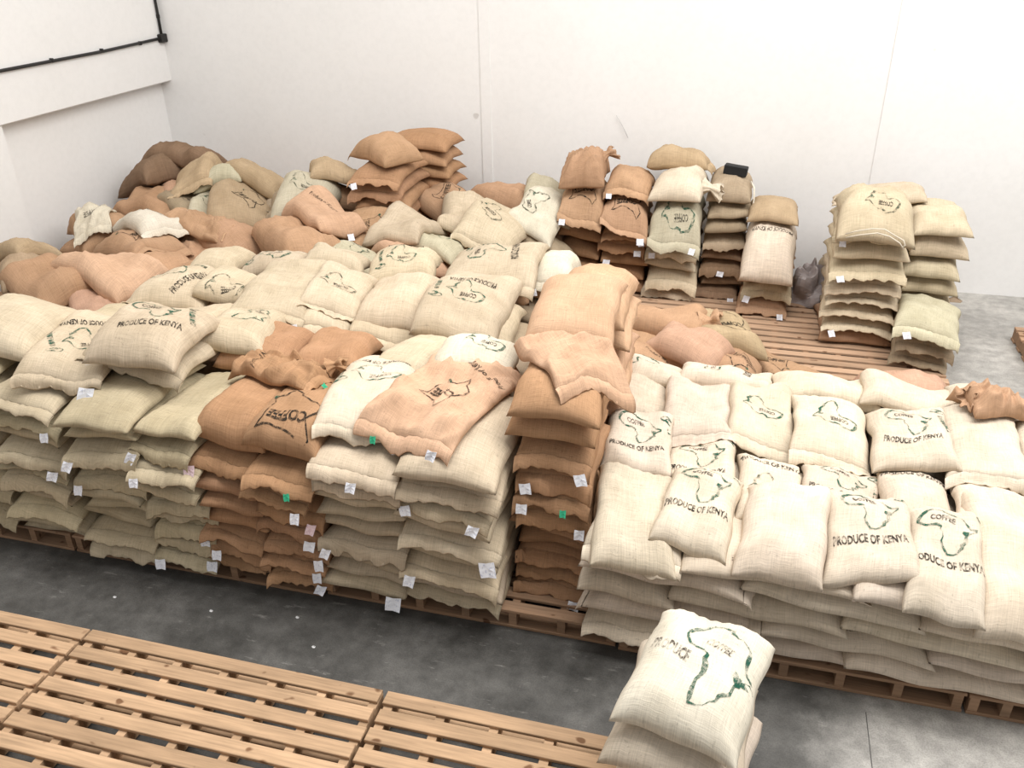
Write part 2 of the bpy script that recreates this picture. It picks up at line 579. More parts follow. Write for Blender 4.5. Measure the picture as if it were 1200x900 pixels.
# ------------------------------------------------------------------ sacks
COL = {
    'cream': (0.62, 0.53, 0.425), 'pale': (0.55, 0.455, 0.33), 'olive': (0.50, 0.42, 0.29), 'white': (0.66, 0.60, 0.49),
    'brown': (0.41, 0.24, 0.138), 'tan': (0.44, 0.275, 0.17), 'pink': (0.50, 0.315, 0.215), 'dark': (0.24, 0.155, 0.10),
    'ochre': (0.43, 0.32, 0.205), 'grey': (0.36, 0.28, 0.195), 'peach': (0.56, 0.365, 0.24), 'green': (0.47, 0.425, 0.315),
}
NAMES = {'cream': 'cream', 'pale': 'pale', 'olive': 'greenish-pale', 'white': 'whitish', 'brown': 'brown', 'tan': 'tan', 'pink': 'pinkish',
         'dark': 'dark brown', 'ochre': 'ochre', 'grey': 'grey-beige', 'peach': 'peach-brown', 'green': 'greenish'}
# height field of everything stacked so far, 2.5 cm cells
GX0, GY0, GS = -8.5, 1.5, 0.025
HM = np.zeros((int(9.0 / GS), int(12.5 / GS)))


def hm_at(x, y):
    j = np.clip(((np.asarray(x) - GX0) / GS).astype(int), 0, HM.shape[1] - 1)
    i = np.clip(((np.asarray(y) - GY0) / GS).astype(int), 0, HM.shape[0] - 1)
    return HM[i, j]


def hm_box(x0, x1, y0, y1, z):
    i0, i1 = int((y0 - GY0) / GS), int((y1 - GY0) / GS)
    j0, j1 = int((x0 - GX0) / GS), int((x1 - GX0) / GS)
    HM[max(i0, 0):i1, max(j0, 0):j1] = np.maximum(HM[max(i0, 0):i1, max(j0, 0):j1], z)


for a in ((-6.0, -4.16), (-4.14, -2.30), (-0.42, 1.42), (1.44, 2.44)):
    hm_box(a[0], a[1], 3.66, 5.6, 0.14)
hm_box(-2.28, -0.44, 3.72, 5.66, 0.14)
hm_box(-1.545, 0.25, 1.46, 2.98, 0.14)
hm_box(-1.6, 0.1, 6.95, 10.0, 0.14)
hm_box(0.12, 1.92, 6.5, 9.6, 0.14)

CORES = {k_: {'v': [], 'f': [], 'uv': [], 'n': 0} for k_ in ('tan', 'cream')}
HIDDEN = set([266, 306, 316, 322, 330, 351, 352, 353, 354, 355, 361, 363, 365, 367, 369, 371, 388, 395, 402, 427, 428, 429, 430, 431, 432, 433, 434, 435, 436, 440, 464, 465, 466, 467, 469, 471, 479, 480, 516, 517, 524, 530, 537, 542, 549, 552, 574, 575, 577, 578, 579, 586, 593])
n_sack = 0


def wavefield(n, lo, hi):
    k = srng.normal(size=(n, 2))
    k /= np.linalg.norm(k, axis=1)[:, None]
    k *= (2 * math.pi / srng.uniform(lo, hi, n))[:, None]
    ph = srng.uniform(0, 6.28, n)
    return lambda x, y: sum(np.sin(k[i, 0] * x + k[i, 1] * y + ph[i]) for i in range(n)) / math.sqrt(n)


srng = np.random.default_rng(1)


def sack(x, y, yaw_d, L, W, T, col, label=None, group=None, f='r', b='r', tags=(), prints=(), k=0.22, up=None, loose=0.0,
         core=False, nu=24, nv=16, zt=None, dirt=1.0, shim=4, force=None):
    """a filled jute sack settled onto whatever already lies below it.
    local v runs along X, local u along Y (u=-1 is the front end) before the yaw."""
    global n_sack, srng
    sid = n_sack if force is None else force
    if force is None:
        n_sack += 1
    srng = np.random.default_rng(7000 + sid)
    if sid in HIDDEN:
        core = True
    ya = math.radians(yaw_d)
    c, s = math.cos(ya), math.sin(ya)
    hu, hv = L / 2, W / 2
    # --- support under the footprint, lower envelope of limited slope
    cu, cv = np.meshgrid(np.linspace(-1, 1, 19), np.linspace(-1, 1, 13), indexing='ij')
    lx, ly = cv * hv * 0.94, cu * hu * 0.94
    S = hm_at(x + c * lx - s * ly, y + s * lx + c * ly)
    lim = np.median(S) + (T * 0.55 if up is None else up)
    S = np.minimum(S, lim)
    P = np.stack([lx.ravel(), ly.ravel()], 1)
    Dm = np.linalg.norm(P[:, None] - P[None], axis=2)
    E = (S.ravel()[None, :] - k * Dm).max(1).reshape(S.shape)
    for _ in range(2):
        Ep = np.pad(E, 1, mode='edge')
        E = (Ep[1:-1, 1:-1] * 2 + Ep[:-2, 1:-1] + Ep[2:, 1:-1] + Ep[1:-1, :-2] + Ep[1:-1, 2:]) / 6
    E = np.maximum(E, S + 0.002)
    if zt is not None:
        # bring the top to its height: more buried sacks below, or sink a little into the soft ones
        gap = zt - T - float(E[6:13, 4:9].mean())
        if gap > 0.05 and shim > 0:
            keep = srng
            sack(x, y, yaw_d, L * 0.86, W * 0.86, min(gap, 0.26), 'tan', core=True, nu=10, nv=8, k=k, up=up, force=90000 + sid * 8 + shim)
            srng = keep
            return sack(x, y, yaw_d, L, W, T, col, label, group, f, b, tags, prints, k, up, loose, core, nu, nv, zt, dirt, shim - 1, sid)
        if gap < -0.02:
            E = E - min(-gap, 0.12)

    def env(u, v):
        gu = np.clip((u + 1) / 2 * 18, 0, 17.999)
        gv = np.clip((v + 1) / 2 * 12, 0, 11.999)
        i, j = gu.astype(int), gv.astype(int)
        a, bb = gu - i, gv - j
        return (E[i, j] * (1 - a) * (1 - bb) + E[i + 1, j] * a * (1 - bb) + E[i, j + 1] * (1 - a) * bb + E[i + 1, j + 1] * a * bb)

    wf = wavefield(5, 0.16, 0.5)
    wfine = wavefield(6, 0.045, 0.13)
    skew = srng.normal(0, 0.07, 2)
    ph = srng.uniform(0, 6.28, 4)
    pu_e = (3.4 if f == 'h' else 4.6, 3.4 if b == 'h' else 4.6)
    pinch = srng.uniform(0.03, 0.07)
    fold = wavefield(3, 0.22, 0.42)
    fold2 = wavefield(3, 0.3, 0.6)

    def shape(u, v):
        """local x, local y, top z, bottom z"""
        au, av = np.abs(u), np.abs(v)
        e = np.where(u < 0, pu_e[0], pu_e[1])
        p = np.clip(1 - au ** e, 0, 1) ** 0.5 * np.clip(1 - av ** 4.2, 0, 1) ** 0.5
        X = v * hv * (1 - pinch * (1 - u * u)) + 0.006 * np.sin(u * 7 + ph[0])
        Y = u * hu * (1 - pinch * 0.8 * (1 - v * v)) + 0.008 * np.sin(v * 5 + ph[1])
        ez = env(u, v)
        t = T * (1 + skew[0] * u + skew[1] * v)
        end = np.exp(-(1 - au) * hu / 0.09) * (1 - av ** 6)
        side = np.exp(-(1 - av) * hv / 0.05) * (1 - au ** 6)
        w = 0.055 * T * wf(X, Y) * p + 0.018 * T * wfine(X, Y) * p
        w = w + 0.007 * end * np.sin(v * W * 52 + ph[2]) * (p ** 0.3) + 0.004 * side * np.sin(u * L * 40 + ph[3]) * (p ** 0.3)
        if loose:
            w = w + loose * (1 - np.abs(np.sin(1.6 * fold(X, Y) + 1.2 * fold2(X, Y)))) * np.minimum(1, p * 2)
        rim = t * (0.30 - 0.08 * au ** 4)
        return X, Y, ez + rim + (t - rim) * p + w, ez + rim * (1 - p) + 0.1 * np.abs(w)

    U = np.sin(np.linspace(-1, 1, nu + 1) * math.pi / 2 * 0.86) / math.sin(math.pi / 2 * 0.86)
    V = np.sin(np.linspace(-1, 1, nv + 1) * math.pi / 2 * 0.86) / math.sin(math.pi / 2 * 0.86)
    uu, vv = np.meshgrid(U, V, indexing='ij')
    X, Y, ZT, ZB = shape(uu, vv)
    z0 = float(ez0) if (ez0 := np.mean(E)) is not None else 0.0
    # --- raise the height field
    fu, fv = np.meshgrid(np.linspace(-1, 1, 70), np.linspace(-1, 1, 48), indexing='ij')
    fx, fy, ft, _ = shape(fu, fv)
    wx, wy = x + c * fx - s * fy, y + s * fx + c * fy
    gj = ((wx - GX0) / GS).astype(int)
    gi = ((wy - GY0) / GS).astype(int)
    ok = (gi >= 0) & (gj >= 0) & (gi < HM.shape[0]) & (gj < HM.shape[1])
    np.maximum.at(HM, (gi[ok], gj[ok]), ft[ok])

    # --- mesh
    n1 = (nu + 1) * (nv + 1)
    idx = np.arange(n1).reshape(nu + 1, nv + 1)
    inner = np.zeros((nu + 1, nv + 1), bool)
    inner[1:-1, 1:-1] = True
    bidx = idx.copy()
    bidx[inner] = n1 + np.arange(inner.sum())
    vt = np.concatenate([np.stack([X, Y, ZT - z0], -1).reshape(-1, 3), np.stack([X, Y, ZB - z0], -1)[inner]])
    uvt = np.concatenate([np.stack([vv * hv, uu * hu], -1).reshape(-1, 2), np.stack([vv * hv + 1.7, uu * hu], -1)[inner]])
    ft_ = np.stack([idx[:-1, :-1], idx[:-1, 1:], idx[1:, 1:], idx[1:, :-1]], -1).reshape(-1, 4)
    fb_ = np.stack([bidx[:-1, :-1], bidx[1:, :-1], bidx[1:, 1:], bidx[:-1, 1:]], -1).reshape(-1, 4)
    fc = np.concatenate([ft_, fb_])
    if core:
        CORE = CORES['cream' if x > -0.75 and y < 6.1 else 'tan']
        w3 = np.stack([x + c * vt[:, 0] - s * vt[:, 1], y + s * vt[:, 0] + c * vt[:, 1], vt[:, 2] + z0], 1)
        CORE['v'].append(w3)
        CORE['f'].append(fc + CORE['n'])
        CORE['uv'].append(uvt)
        CORE['n'] += len(vt)
        return None
    col_l = np.array(COL[col]) * srng.uniform(0.92, 1.07) * np.array([1, srng.uniform(0.985, 1.015), srng.uniform(0.97, 1.03)]) * dirt
    rgba = (*np.clip(col_l, 0, 1), 1.0)
    o = mesh_obj('coffee_sack', vt, fc, M_JUTE, None, True, uvt)
    o.location = (x, y, z0)
    o.rotation_euler = (0, 0, ya)
    o.color = rgba
    tag(o, label, 'sack', group)
    o['sid'] = sid

    def world(lx, ly):
        return x + c * lx - s * ly, y + s * lx + c * ly

    # --- sewn hems: a flat double strip of cloth past the filled part, drooping
    for end, code in ((-1, f), (1, b)):
        if code != 'h':
            continue
        nh, ns = 22, 4
        hl = srng.uniform(0.060, 0.085)
        v1 = np.linspace(-1.0, 1.0, nh + 1)
        hx, hy, hz, _ = shape(np.full(nh + 1, end * 0.985), v1)
        wv = wavefield(3, 0.12, 0.35)
        slope = srng.uniform(0.5, 1.15)
        rows_t, rows_b = [], []
        for q in range(ns + 1):
            d = q / ns
            out = hl * d * (1 + 0.10 * wv(hx, 0.3)) + (0.003 * np.sin(np.arange(nh + 1) * 1.9 + ph[0]) if q == ns else 0)
            yy = hy + end * (out * math.cos(slope * d * 0.8))
            xx = hx * (1 - 0.02 * d)
            zz = hz - out * slope * (0.3 + 0.7 * d) + 0.012 * wv(hx, 0.0) * d + 0.004 * np.sin(hx * 60 + ph[2]) * d
            gx, gy = world(xx, yy)
            if q > 1:
                lift = np.maximum(hm_at(gx, gy) + 0.003 - zz, 0)
                lift = np.convolve(np.pad(lift, 2, mode='edge'), np.ones(5) / 5, 'valid')
                zz = zz + lift
            zz = np.where(zz > hz + 0.03, hz + 0.03, zz)
            th = 0.010 - 0.003 * d
            rows_t.append(np.stack([xx, yy, zz - z0 + th / 2], 1))
            rows_b.append(np.stack([xx, yy, zz - z0 - th / 2], 1))
        tv, bv = np.array(rows_t), np.array(rows_b)
        a = np.arange((ns + 1) * (nh + 1)).reshape(ns + 1, nh + 1)
        off = a.size
        F = []
        for i in range(ns):
            for j in range(nh):
                q4 = (a[i, j], a[i, j + 1], a[i + 1, j + 1], a[i + 1, j])
                if end < 0:
                    q4 = q4[::-1]
                F.append(q4)
                F.append(tuple(t + off for t in q4[::-1]))
        for j in range(nh):
            q4 = (a[ns, j], a[ns, j + 1], a[ns, j + 1] + off, a[ns, j] + off)
            F.append(q4 if end > 0 else q4[::-1])
        for j in (0, nh):
            for i in range(ns):
                q4 = (a[i, j], a[i + 1, j], a[i + 1, j] + off, a[i, j] + off)
                F.append(q4 if (j == 0) == (end < 0) else q4[::-1])
        hv3 = np.concatenate([tv.reshape(-1, 3), bv.reshape(-1, 3)])
        ho = mesh_obj('hem', hv3, F, M_JUTE, o, True, np.stack([hv3[:, 0] + 3.1, hv3[:, 1]], 1))
        ho.color = tuple(np.clip(np.array(rgba[:3]) * 1.07, 0, 1)) + (1.0,)

    # --- paper tags sewn into an end seam
    for tg in tags:
        end, vp, tcol = tg[:3]
        hxx, hyy, hzz, _ = shape(np.array([end * 0.985]), np.array([vp]))
        w_, h_ = srng.uniform(0.055, 0.075), srng.uniform(0.055, 0.07)
        if tcol == 'big':
            w_, h_ = 0.095, 0.085
        if tcol == 'green':
            w_, h_ = 0.035, 0.045
        rt = srng.uniform(-0.45, 0.45)
        y0 = hyy[0] + end * (0.062 if (f if end < 0 else b) == 'h' else 0.012)
        zt = hzz[0] - z0 - (0.022 if (f if end < 0 else b) == 'h' else 0.0)
        tv, tf = [], []
        for lay in (0, 1):
            for r in range(4):
                for q in range(3):
                    dx = (q / 2 - 0.5) * w_
                    dd = r / 3 * h_
                    px = hxx[0] + dx * math.cos(rt) + dd * math.sin(rt)
                    py = y0 + end * (0.012 + dd * 0.42 + 0.006 * math.sin(q * 2 + r) + 0.0012 * lay)
                    pz = zt + dx * math.sin(rt) * 0.6 - dd * 0.88
                    tv.append((px, py, pz))
        for r in range(3):
            for q in range(2):
                i0 = r * 3 + q
                q4 = (i0, i0 + 1, i0 + 4, i0 + 3)
                tf += [q4, tuple(t + 12 for t in q4[::-1])]
        ring = [0, 1, 2, 5, 8, 11, 10, 9, 6, 3]
        for i in range(len(ring)):
            p_, q_ = ring[i], ring[(i + 1) % len(ring)]
            tf.append((p_, q_, q_ + 12, p_ + 12))
        tu = [((i % 3) / 2 + sid, ((i % 12) // 3) / 3 + sid * 0.37) for i in range(24)]
        mt = {'green': M_GTAG, 'red': M_RED, 'pink': M_PINK}.get(tcol, M_TAG)
        mesh_obj('paper_tag', tv, tf, mt, o, False, tu)

    # --- stencil prints laid on the cloth
    for kind, rot, cv_, cu_, sc in prints:
        pv, pf, pm, mats, n0 = [], [], [], [], 0
        if True:
            r = math.radians(rot)
            for dv, df, mt in design(kind):
                q = np.asarray(dv) * sc
                a = q[:, 0] * math.cos(r) - q[:, 1] * math.sin(r) + cv_
                bq = q[:, 0] * math.sin(r) + q[:, 1] * math.cos(r) + cu_
                # bilinear lookup on the very grid of the mesh
                tu_, tv_ = bq / hu, a / hv
                keep = (np.abs(tu_) < 0.97) & (np.abs(tv_) < 0.97)
                tu_, tv_ = np.clip(tu_, -0.999, 0.999), np.clip(tv_, -0.999, 0.999)
                i = np.clip(np.searchsorted(U, tu_) - 1, 0, nu - 1)
                j = np.clip(np.searchsorted(V, tv_) - 1, 0, nv - 1)
                fa = (tu_ - U[i]) / (U[i + 1] - U[i])
                fb2 = (tv_ - V[j]) / (V[j + 1] - V[j])

                def bil(G):
                    return G[i, j] * (1 - fa) * (1 - fb2) + G[i + 1, j] * fa * (1 - fb2) + G[i, j + 1] * (1 - fa) * fb2 + G[i + 1, j + 1] * fa * fb2
                pv.append(np.stack([bil(X), bil(Y), bil(ZT) - z0 + 0.0035], 1))
                kf = keep[df].all(1)
                df = df[kf]
                if mt not in mats:
                    mats.append(mt)
                pf.append(df + n0)
                pm += [mats.index(mt)] * len(df)
                n0 += len(dv)
        pf = np.concatenate(pf)
        if len(pf):
            mesh_obj('stencil_print', np.concatenate(pv), pf, mats, o, False, None, pm)
    return o


ORD = ['top', 'second', 'third', 'fourth', 'fifth', 'sixth', 'seventh', 'eighth', 'ninth', 'tenth', 'eleventh', 'twelfth']


def ordn(i):
    return ORD[i] + (' sack of ' if i == 0 else ' sack from the top of ')


def columns(specs):
    """stacks that stand side by side, laid layer by layer.
    spec: (x, y of the front face, z0 ignored, W, L, T, colour, layers bottom->top, description, yaw)
    a layer is 'h' (drooping hem) or 'r' (round end) plus optional tag letters l/m/r (L/R big, p pink, g green)"""
    nmax = max(len(sp['lay']) for sp in specs)
    for li in range(nmax):
        for sp in specs:
            if li >= len(sp['lay']):
                continue
            code = sp['lay'][li]
            if code[0] == '-':
                continue
            top_i = len(sp['lay']) - 1 - li + sp.get('above', 0)
            L, W, T = sp['L'], sp['W'], sp['T']
            jx, jy, jr = rng.normal(0, sp.get('jx', 0.012)), rng.normal(0, 0.025), rng.normal(0, 2.2)
            tg = []
            for ch in code[1:]:
                if ch in 'lmr':
                    tg.append((-1, {'l': -0.72, 'm': 0.05, 'r': 0.72}[ch], 'white'))
                elif ch in 'LMR':
                    tg.append((-1, {'L': -0.7, 'M': 0.05, 'R': 0.75}[ch], 'big'))
                elif ch == 'p':
                    tg.append((-1, -0.8 if sp.get('pl') else 0.7, 'pink'))
                elif ch == 'g':
                    tg.append((-1, 0.35, 'green'))
            yc = sp['y'] + L / 2
            a = math.radians(sp.get('yaw', 0))
            lean = sp.get('lean', 0) * li
            cx_ = sp['x'] - math.sin(a) * L / 2 + lean
            cy_ = sp['y'] + math.cos(a) * L / 2
            kw = dict(sp.get('over', {}).get(top_i, {}))
            col = kw.pop('col', sp['col'])
            lab = kw.pop('label', None)
            look = kw.pop('look', None)
            if lab is None:
                lab = (look or NAMES[col]) + ' coffee sack, ' + ordn(top_i).replace(' sack', '') + sp['desc']
            kw.setdefault('dirt', rng.uniform(0.95, 1.03))
            dy = kw.pop('dy', 0)
            dx = kw.pop('dx', 0)
            yw = kw.pop('yaw', 0)
            sack(cx_ + jx + dx, cy_ + jy + dy, sp.get('yaw', 0) + jr + yw, kw.pop('L', L) * rng.uniform(0.98, 1.03), kw.pop('W', W) * rng.uniform(0.97, 1.03), kw.pop('T', T) * rng.uniform(0.86, 0.95),
                 col, lab, sp['group'], up=kw.pop('up', sp.get('up', 0.03)), f=code[0], b=sp.get('b', 'r'), tags=tg, k=kw.pop('k', sp.get('k', 0.2)), **kw)


def core_block(x0, x1, y0, y1, ztop, T=0.16, L=0.85, W=0.55):
    """sacks buried inside the piles"""
    n = max(1, int(round((ztop - 0.0) / T)))
    nx, ny = max(1, int(round((x1 - x0) / W))), max(1, int(round((y1 - y0) / L)))
    for li in range(n):
        for i in range(nx):
            for j in range(ny):
                sack(x0 + (i + 0.5) * (x1 - x0) / nx, y0 + (j + 0.5) * (y1 - y0) / ny, rng.normal(0, 2), (y1 - y0) / ny * 1.0, (x1 - x0) / nx * 1.02, T, 'tan', core=True, nu=10, nv=8, k=0.2)


def buried():
    for key, CORE in CORES.items():
        o = mesh_obj('buried_sacks', np.concatenate(CORE['v']), np.concatenate(CORE['f']), M_JUTE, None, True, np.concatenate(CORE['uv']))
        o['kind'] = 'stuff'
        o['label'] = 'jute sacks buried inside the ' + ('corner heap and front stacks' if key == 'tan' else 'low cream pile')
        o['category'] = 'sacks'
        o.color = (*COL[key], 1)

# ------------------------------------------------------------------ the piles
# sacks buried in the middle of the piles, low and hidden
core_block(-5.1, -3.20, 4.62, 5.50, 0.80)
core_block(-3.20, -1.60, 4.62, 5.50, 0.64)
core_block(-7.10, -4.45, 5.60, 7.30, 0.66)
core_block(-7.10, -4.45, 7.30, 8.20, 0.80)
core_block(-7.10, -4.45, 8.20, 9.90, 0.80)
core_block(-4.45, -2.00, 7.30, 9.90, 0.50)
core_block(-4.40, -2.10, 5.62, 7.28, 0.80)
core_block(-0.60, 2.00, 4.30, 4.95, 0.53, T=0.13, L=0.65)
core_block(-0.60, 2.00, 4.95, 6.00, 0.58, T=0.145)
core_block(-1.10, 0.25, 6.10, 7.50, 0.32)

# front stacks
GF = 'sacks of the front stacks'
columns([
    dict(x=-4.80, y=3.74, W=0.54, L=0.88, T=0.118, col='olive', group=GF, desc='the pale front stack cut by the frame', lay=['r', 'h', 'r', 'h', 'h', 'r', 'h', 'r', 'h', 'h', 'r']),
    dict(x=-4.24, y=3.70, W=0.56, L=0.88, T=0.118, col='olive', group=GF, desc='the pale front stack third from the brown',
         lay=['r', 'r', 'h', 'r', 'h', 'h', 'hr', 'r', 'hr', 'h'], above=1),
    dict(x=-3.68, y=3.69, W=0.53, L=0.88, T=0.118, col='olive', group=GF, desc='the pale front stack second from the brown',
         lay=['h', 'h', 'r', 'r', 'r', 'hl', 'r', 'hl', 'r', 'r'], above=1),
    dict(x=-3.21, y=3.70, W=0.46, L=0.90, T=0.118, col='olive', group=GF, desc='the pale front stack touching the brown',
         lay=['hl', 'h', 'hr', 'h', 'h', 'h', 'hl', 'hl', 'r'], above=2),
    dict(x=-2.83, y=3.70, W=0.43, L=0.86, T=0.132, col='brown', group=GF, desc='the brown front stack beside greenish sacks', pl=1, jx=0.02,
         lay=['hl', 'hl', 'h', 'r', 'r', 'r', 'hp', 'r'], over={0: dict(T=0.24, W=0.50, L=0.7)}),
    dict(x=-2.45, y=3.68, W=0.44, L=0.86, T=0.132, col='brown', group=GF, desc='the brown front stack beside paler sacks', jx=0.02,
         lay=['hr', 'hr', 'hr', 'hr', 'hp', 'hr', 'hg', 'r'],
         over={0: dict(T=0.24, W=0.50, L=0.72, prints=(('kenya', 182, -0.0, -0.16, 1.15),), look='brown COFFEE-lettered')}),
    dict(x=-1.97, y=3.69, W=0.56, L=0.88, T=0.116, col='pale', group=GF, desc='the pale stack beside the brown front stack',
         lay=['rR', 'r', 'r', 'hl', 'r', 'r', 'r', 'h', 'hm'], above=1),
    dict(x=-1.41, y=3.68, W=0.60, L=0.90, T=0.129, col='pale', group=GF, desc='the pale stack under a loose brown sack', above=2,
         lay=['h', 'r', 'hl', 'r', 'hR', 'r', 'hlr', 'h', 'r'], over={2: dict(T=0.16)}),
])
GP = 'top sacks of the front stacks'
for (x, y), yw, L, W, T, cl, lab, ff, tg, pr in [
    ((-4.82, 4.31), 6.4, 0.74, 0.92, .20, 'pale', 'plump plain pale sack topping the front stack at the frame', 'r', (), ()),
    ((-4.13, 4.31), 12.3, 0.90, 0.57, .16, 'pale', 'pale Africa-printed sack with big paper tag topping a front stack', 'h', ((-1, .75, 'big'),), (('africa', 205, .0, .0, 1.0),)),
    ((-3.70, 4.50), 3.0, 0.80, 0.72, .15, 'pale', 'pale hemmed sack just beneath the tilted Africa-printed corner sack', 'h', ((-1, -.7, 'white'),), ()),
    ((-3.62, 4.36), 8, 0.80, 0.60, .17, 'pale', 'pale sack tilted over the brown stack, faint green Africa print', 'r', (), (('africa', 18, .0, .03, 1.05),)),
    ((-2.13, 4.47), 11.3, 1.20, 0.53, .15, 'cream', 'cream sack with upside-down Africa print beside the loose brown sack', 'h', ((-1, .8, 'white'),), (('africa', 184, .0, .05, 1.1),)),
]:
    sack(x, y, yw, L, W, T, cl, lab, GP, f=ff, tags=tg, prints=pr, k=.3, nu=32, nv=22)
# rears of the front stacks
GB = 'sacks lying behind the front stacks'
sack(*(-3.14, 4.91, 5.3, 0.65, 0.55), 0.22, 'brown', 'brown sack lying behind the crumpled sack, nearer the greenish stacks', GB, zt=1.22)
sack(*(-2.65, 4.95, 8.2, 0.68, 0.48), 0.22, 'brown', 'brown sack lying behind the crumpled sack, nearer the Africa-printed cream sack', GB, zt=1.20)
sack(-2.05, 5.04, -8, 0.76, 0.48, 0.16, 'pale', 'plain pale sack right behind the upside-down Africa print', GB, zt=1.20)
sack(-3.36, 4.98, 14, 0.80, 0.46, 0.18, 'pale', 'pale sack with an Africa outline squeezed behind the corner stack', GB, zt=1.16, prints=(('africaonly', -60, 0, 0, 1.0),))
sack(-3.9, 5.02, 0, 0.86, 0.56, 0.2, 'pale', 'pale sack lying behind the greenish front stacks, before the heap', GB, tags=((1, -0.6, 'red'),))
sack(-4.55, 5.02, 0, 0.86, 0.60, 0.2, 'pale', 'pale sack lying behind the round-topped stack at the frame', GB)
for i in range(6):
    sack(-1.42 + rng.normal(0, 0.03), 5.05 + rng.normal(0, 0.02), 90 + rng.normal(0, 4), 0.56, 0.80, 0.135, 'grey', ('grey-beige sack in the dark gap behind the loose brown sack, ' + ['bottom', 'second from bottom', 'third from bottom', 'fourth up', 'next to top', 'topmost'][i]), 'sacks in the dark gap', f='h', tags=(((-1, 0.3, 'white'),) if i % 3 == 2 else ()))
sack(*(-1.55, 4.78, 3.4, 0.48, 0.54), 0.13, 'white', 'white sack with COFFEE print peeping from under the loose brown sack', GB, f='h', b='h', prints=(('africaonly', 184, 0.04, 0.10, 0.9),), zt=1.38)
sack(*(-1.60, 4.28, -13.5, 0.89, 0.65), 0.085, 'peach', 'loose half-empty brown sack with slanted COFFEE print and outlined map', GB, f='h', k=0.7, loose=0.035, nu=40, nv=30, tags=((-1, 0.7, 'white'), (-1, -0.55, 'green')), prints=(('kenyatext', 155, 0.03, 0.0, 1.0),))
crumple = sack(-2.74, 4.42, 80, 0.62, 0.42, 0.10, 'brown', 'crumpled brown sack flopped over the two round brown sacks', GB, k=0.9, loose=0.06, f='h', b='r', nu=40, nv=30, tags=((-1, -0.5, 'green'),), prints=(('italic', 20, -0.08, 0.14, 0.7), ('coffee', -80, 0.0, -0.14, 0.8)))

# narrow brown stack in the gap
columns([
    dict(x=-0.89, y=4.00, W=0.45, L=0.86, T=0.127, col='brown', group='sacks of the narrow brown stack', desc='the narrow brown stack under a flap', above=1,
         lay=['hr', 'h', 'h', 'r', 'r', 'hr', 'hlg', 'hl', 'hr', 'r', 'r'], over={1: dict(T=0.18, W=0.52), 2: dict(T=0.16, W=0.52), 3: dict(T=0.15)}),
    dict(x=-0.88, y=4.88, W=0.52, L=0.86, T=0.135, col='peach', group='sacks of the narrow brown stack', desc='the brown stack behind the flapped one',
         lay=['r'] * 12, over={0: dict(T=0.22)}),
])
sack(-0.93, 4.91, 2, 0.76, 0.54, 0.16, 'peach', 'smooth peach-brown sack lying between the flap and the round sack', GB)
sack(-0.86, 4.43, 40, 0.56, 0.50, 0.06, 'peach', 'peach-brown empty sack folded into a pointed flap over narrow stack', GB, k=1.1, loose=0.03, nu=36, nv=26, f='h')

# low cream pile: five layers on the face, then the top sacks
GR = 'sacks in the face of the low cream pile'
LAYN = ['lowest', 'second', 'third', 'fourth', 'topmost']
POSN = ['first', 'second', 'third', 'fourth', 'fifth']
for li in range(5):
    x = -0.62 + rng.normal(0, 0.012)
    first = li % 2 == 0
    p = 0
    while x < 2.0:
        if first:
            w, yw, l_ = 0.52, 0, 0.60
            first = False
        else:
            w, yw, l_ = 0.90 + rng.uniform(-0.06, 0.08), 90, 0.58
        pr = ()
        if (li, p) in ((4, 1), (3, 2), (1, 1)):
            pr = (('store', 90, -0.20, -0.05, 1.1),) if yw == 90 else ()
        lab = 'cream sack in the low pile face, ' + LAYN[li] + ' layer, ' + POSN[p] + ' from the narrow stack'
        if yw == 0:
            sack(x + w / 2, 3.70 + l_ / 2 + rng.normal(0, 0.012), rng.normal(0, 2), l_, w + 0.03, 0.120, 'cream', lab, GR, f='h' if li % 4 == 0 else 'r', k=0.18)
        else:
            sack(x + w / 2, 3.70 + 0.29 + rng.normal(0, 0.015), 90 + rng.normal(0, 1.5), w + 0.05, l_, 0.120, 'cream', lab, GR, f='h' if rng.random() < 0.45 else 'r', b='h' if rng.random() < 0.35 else 'r', k=0.18, prints=pr)
        x += w
        p += 1

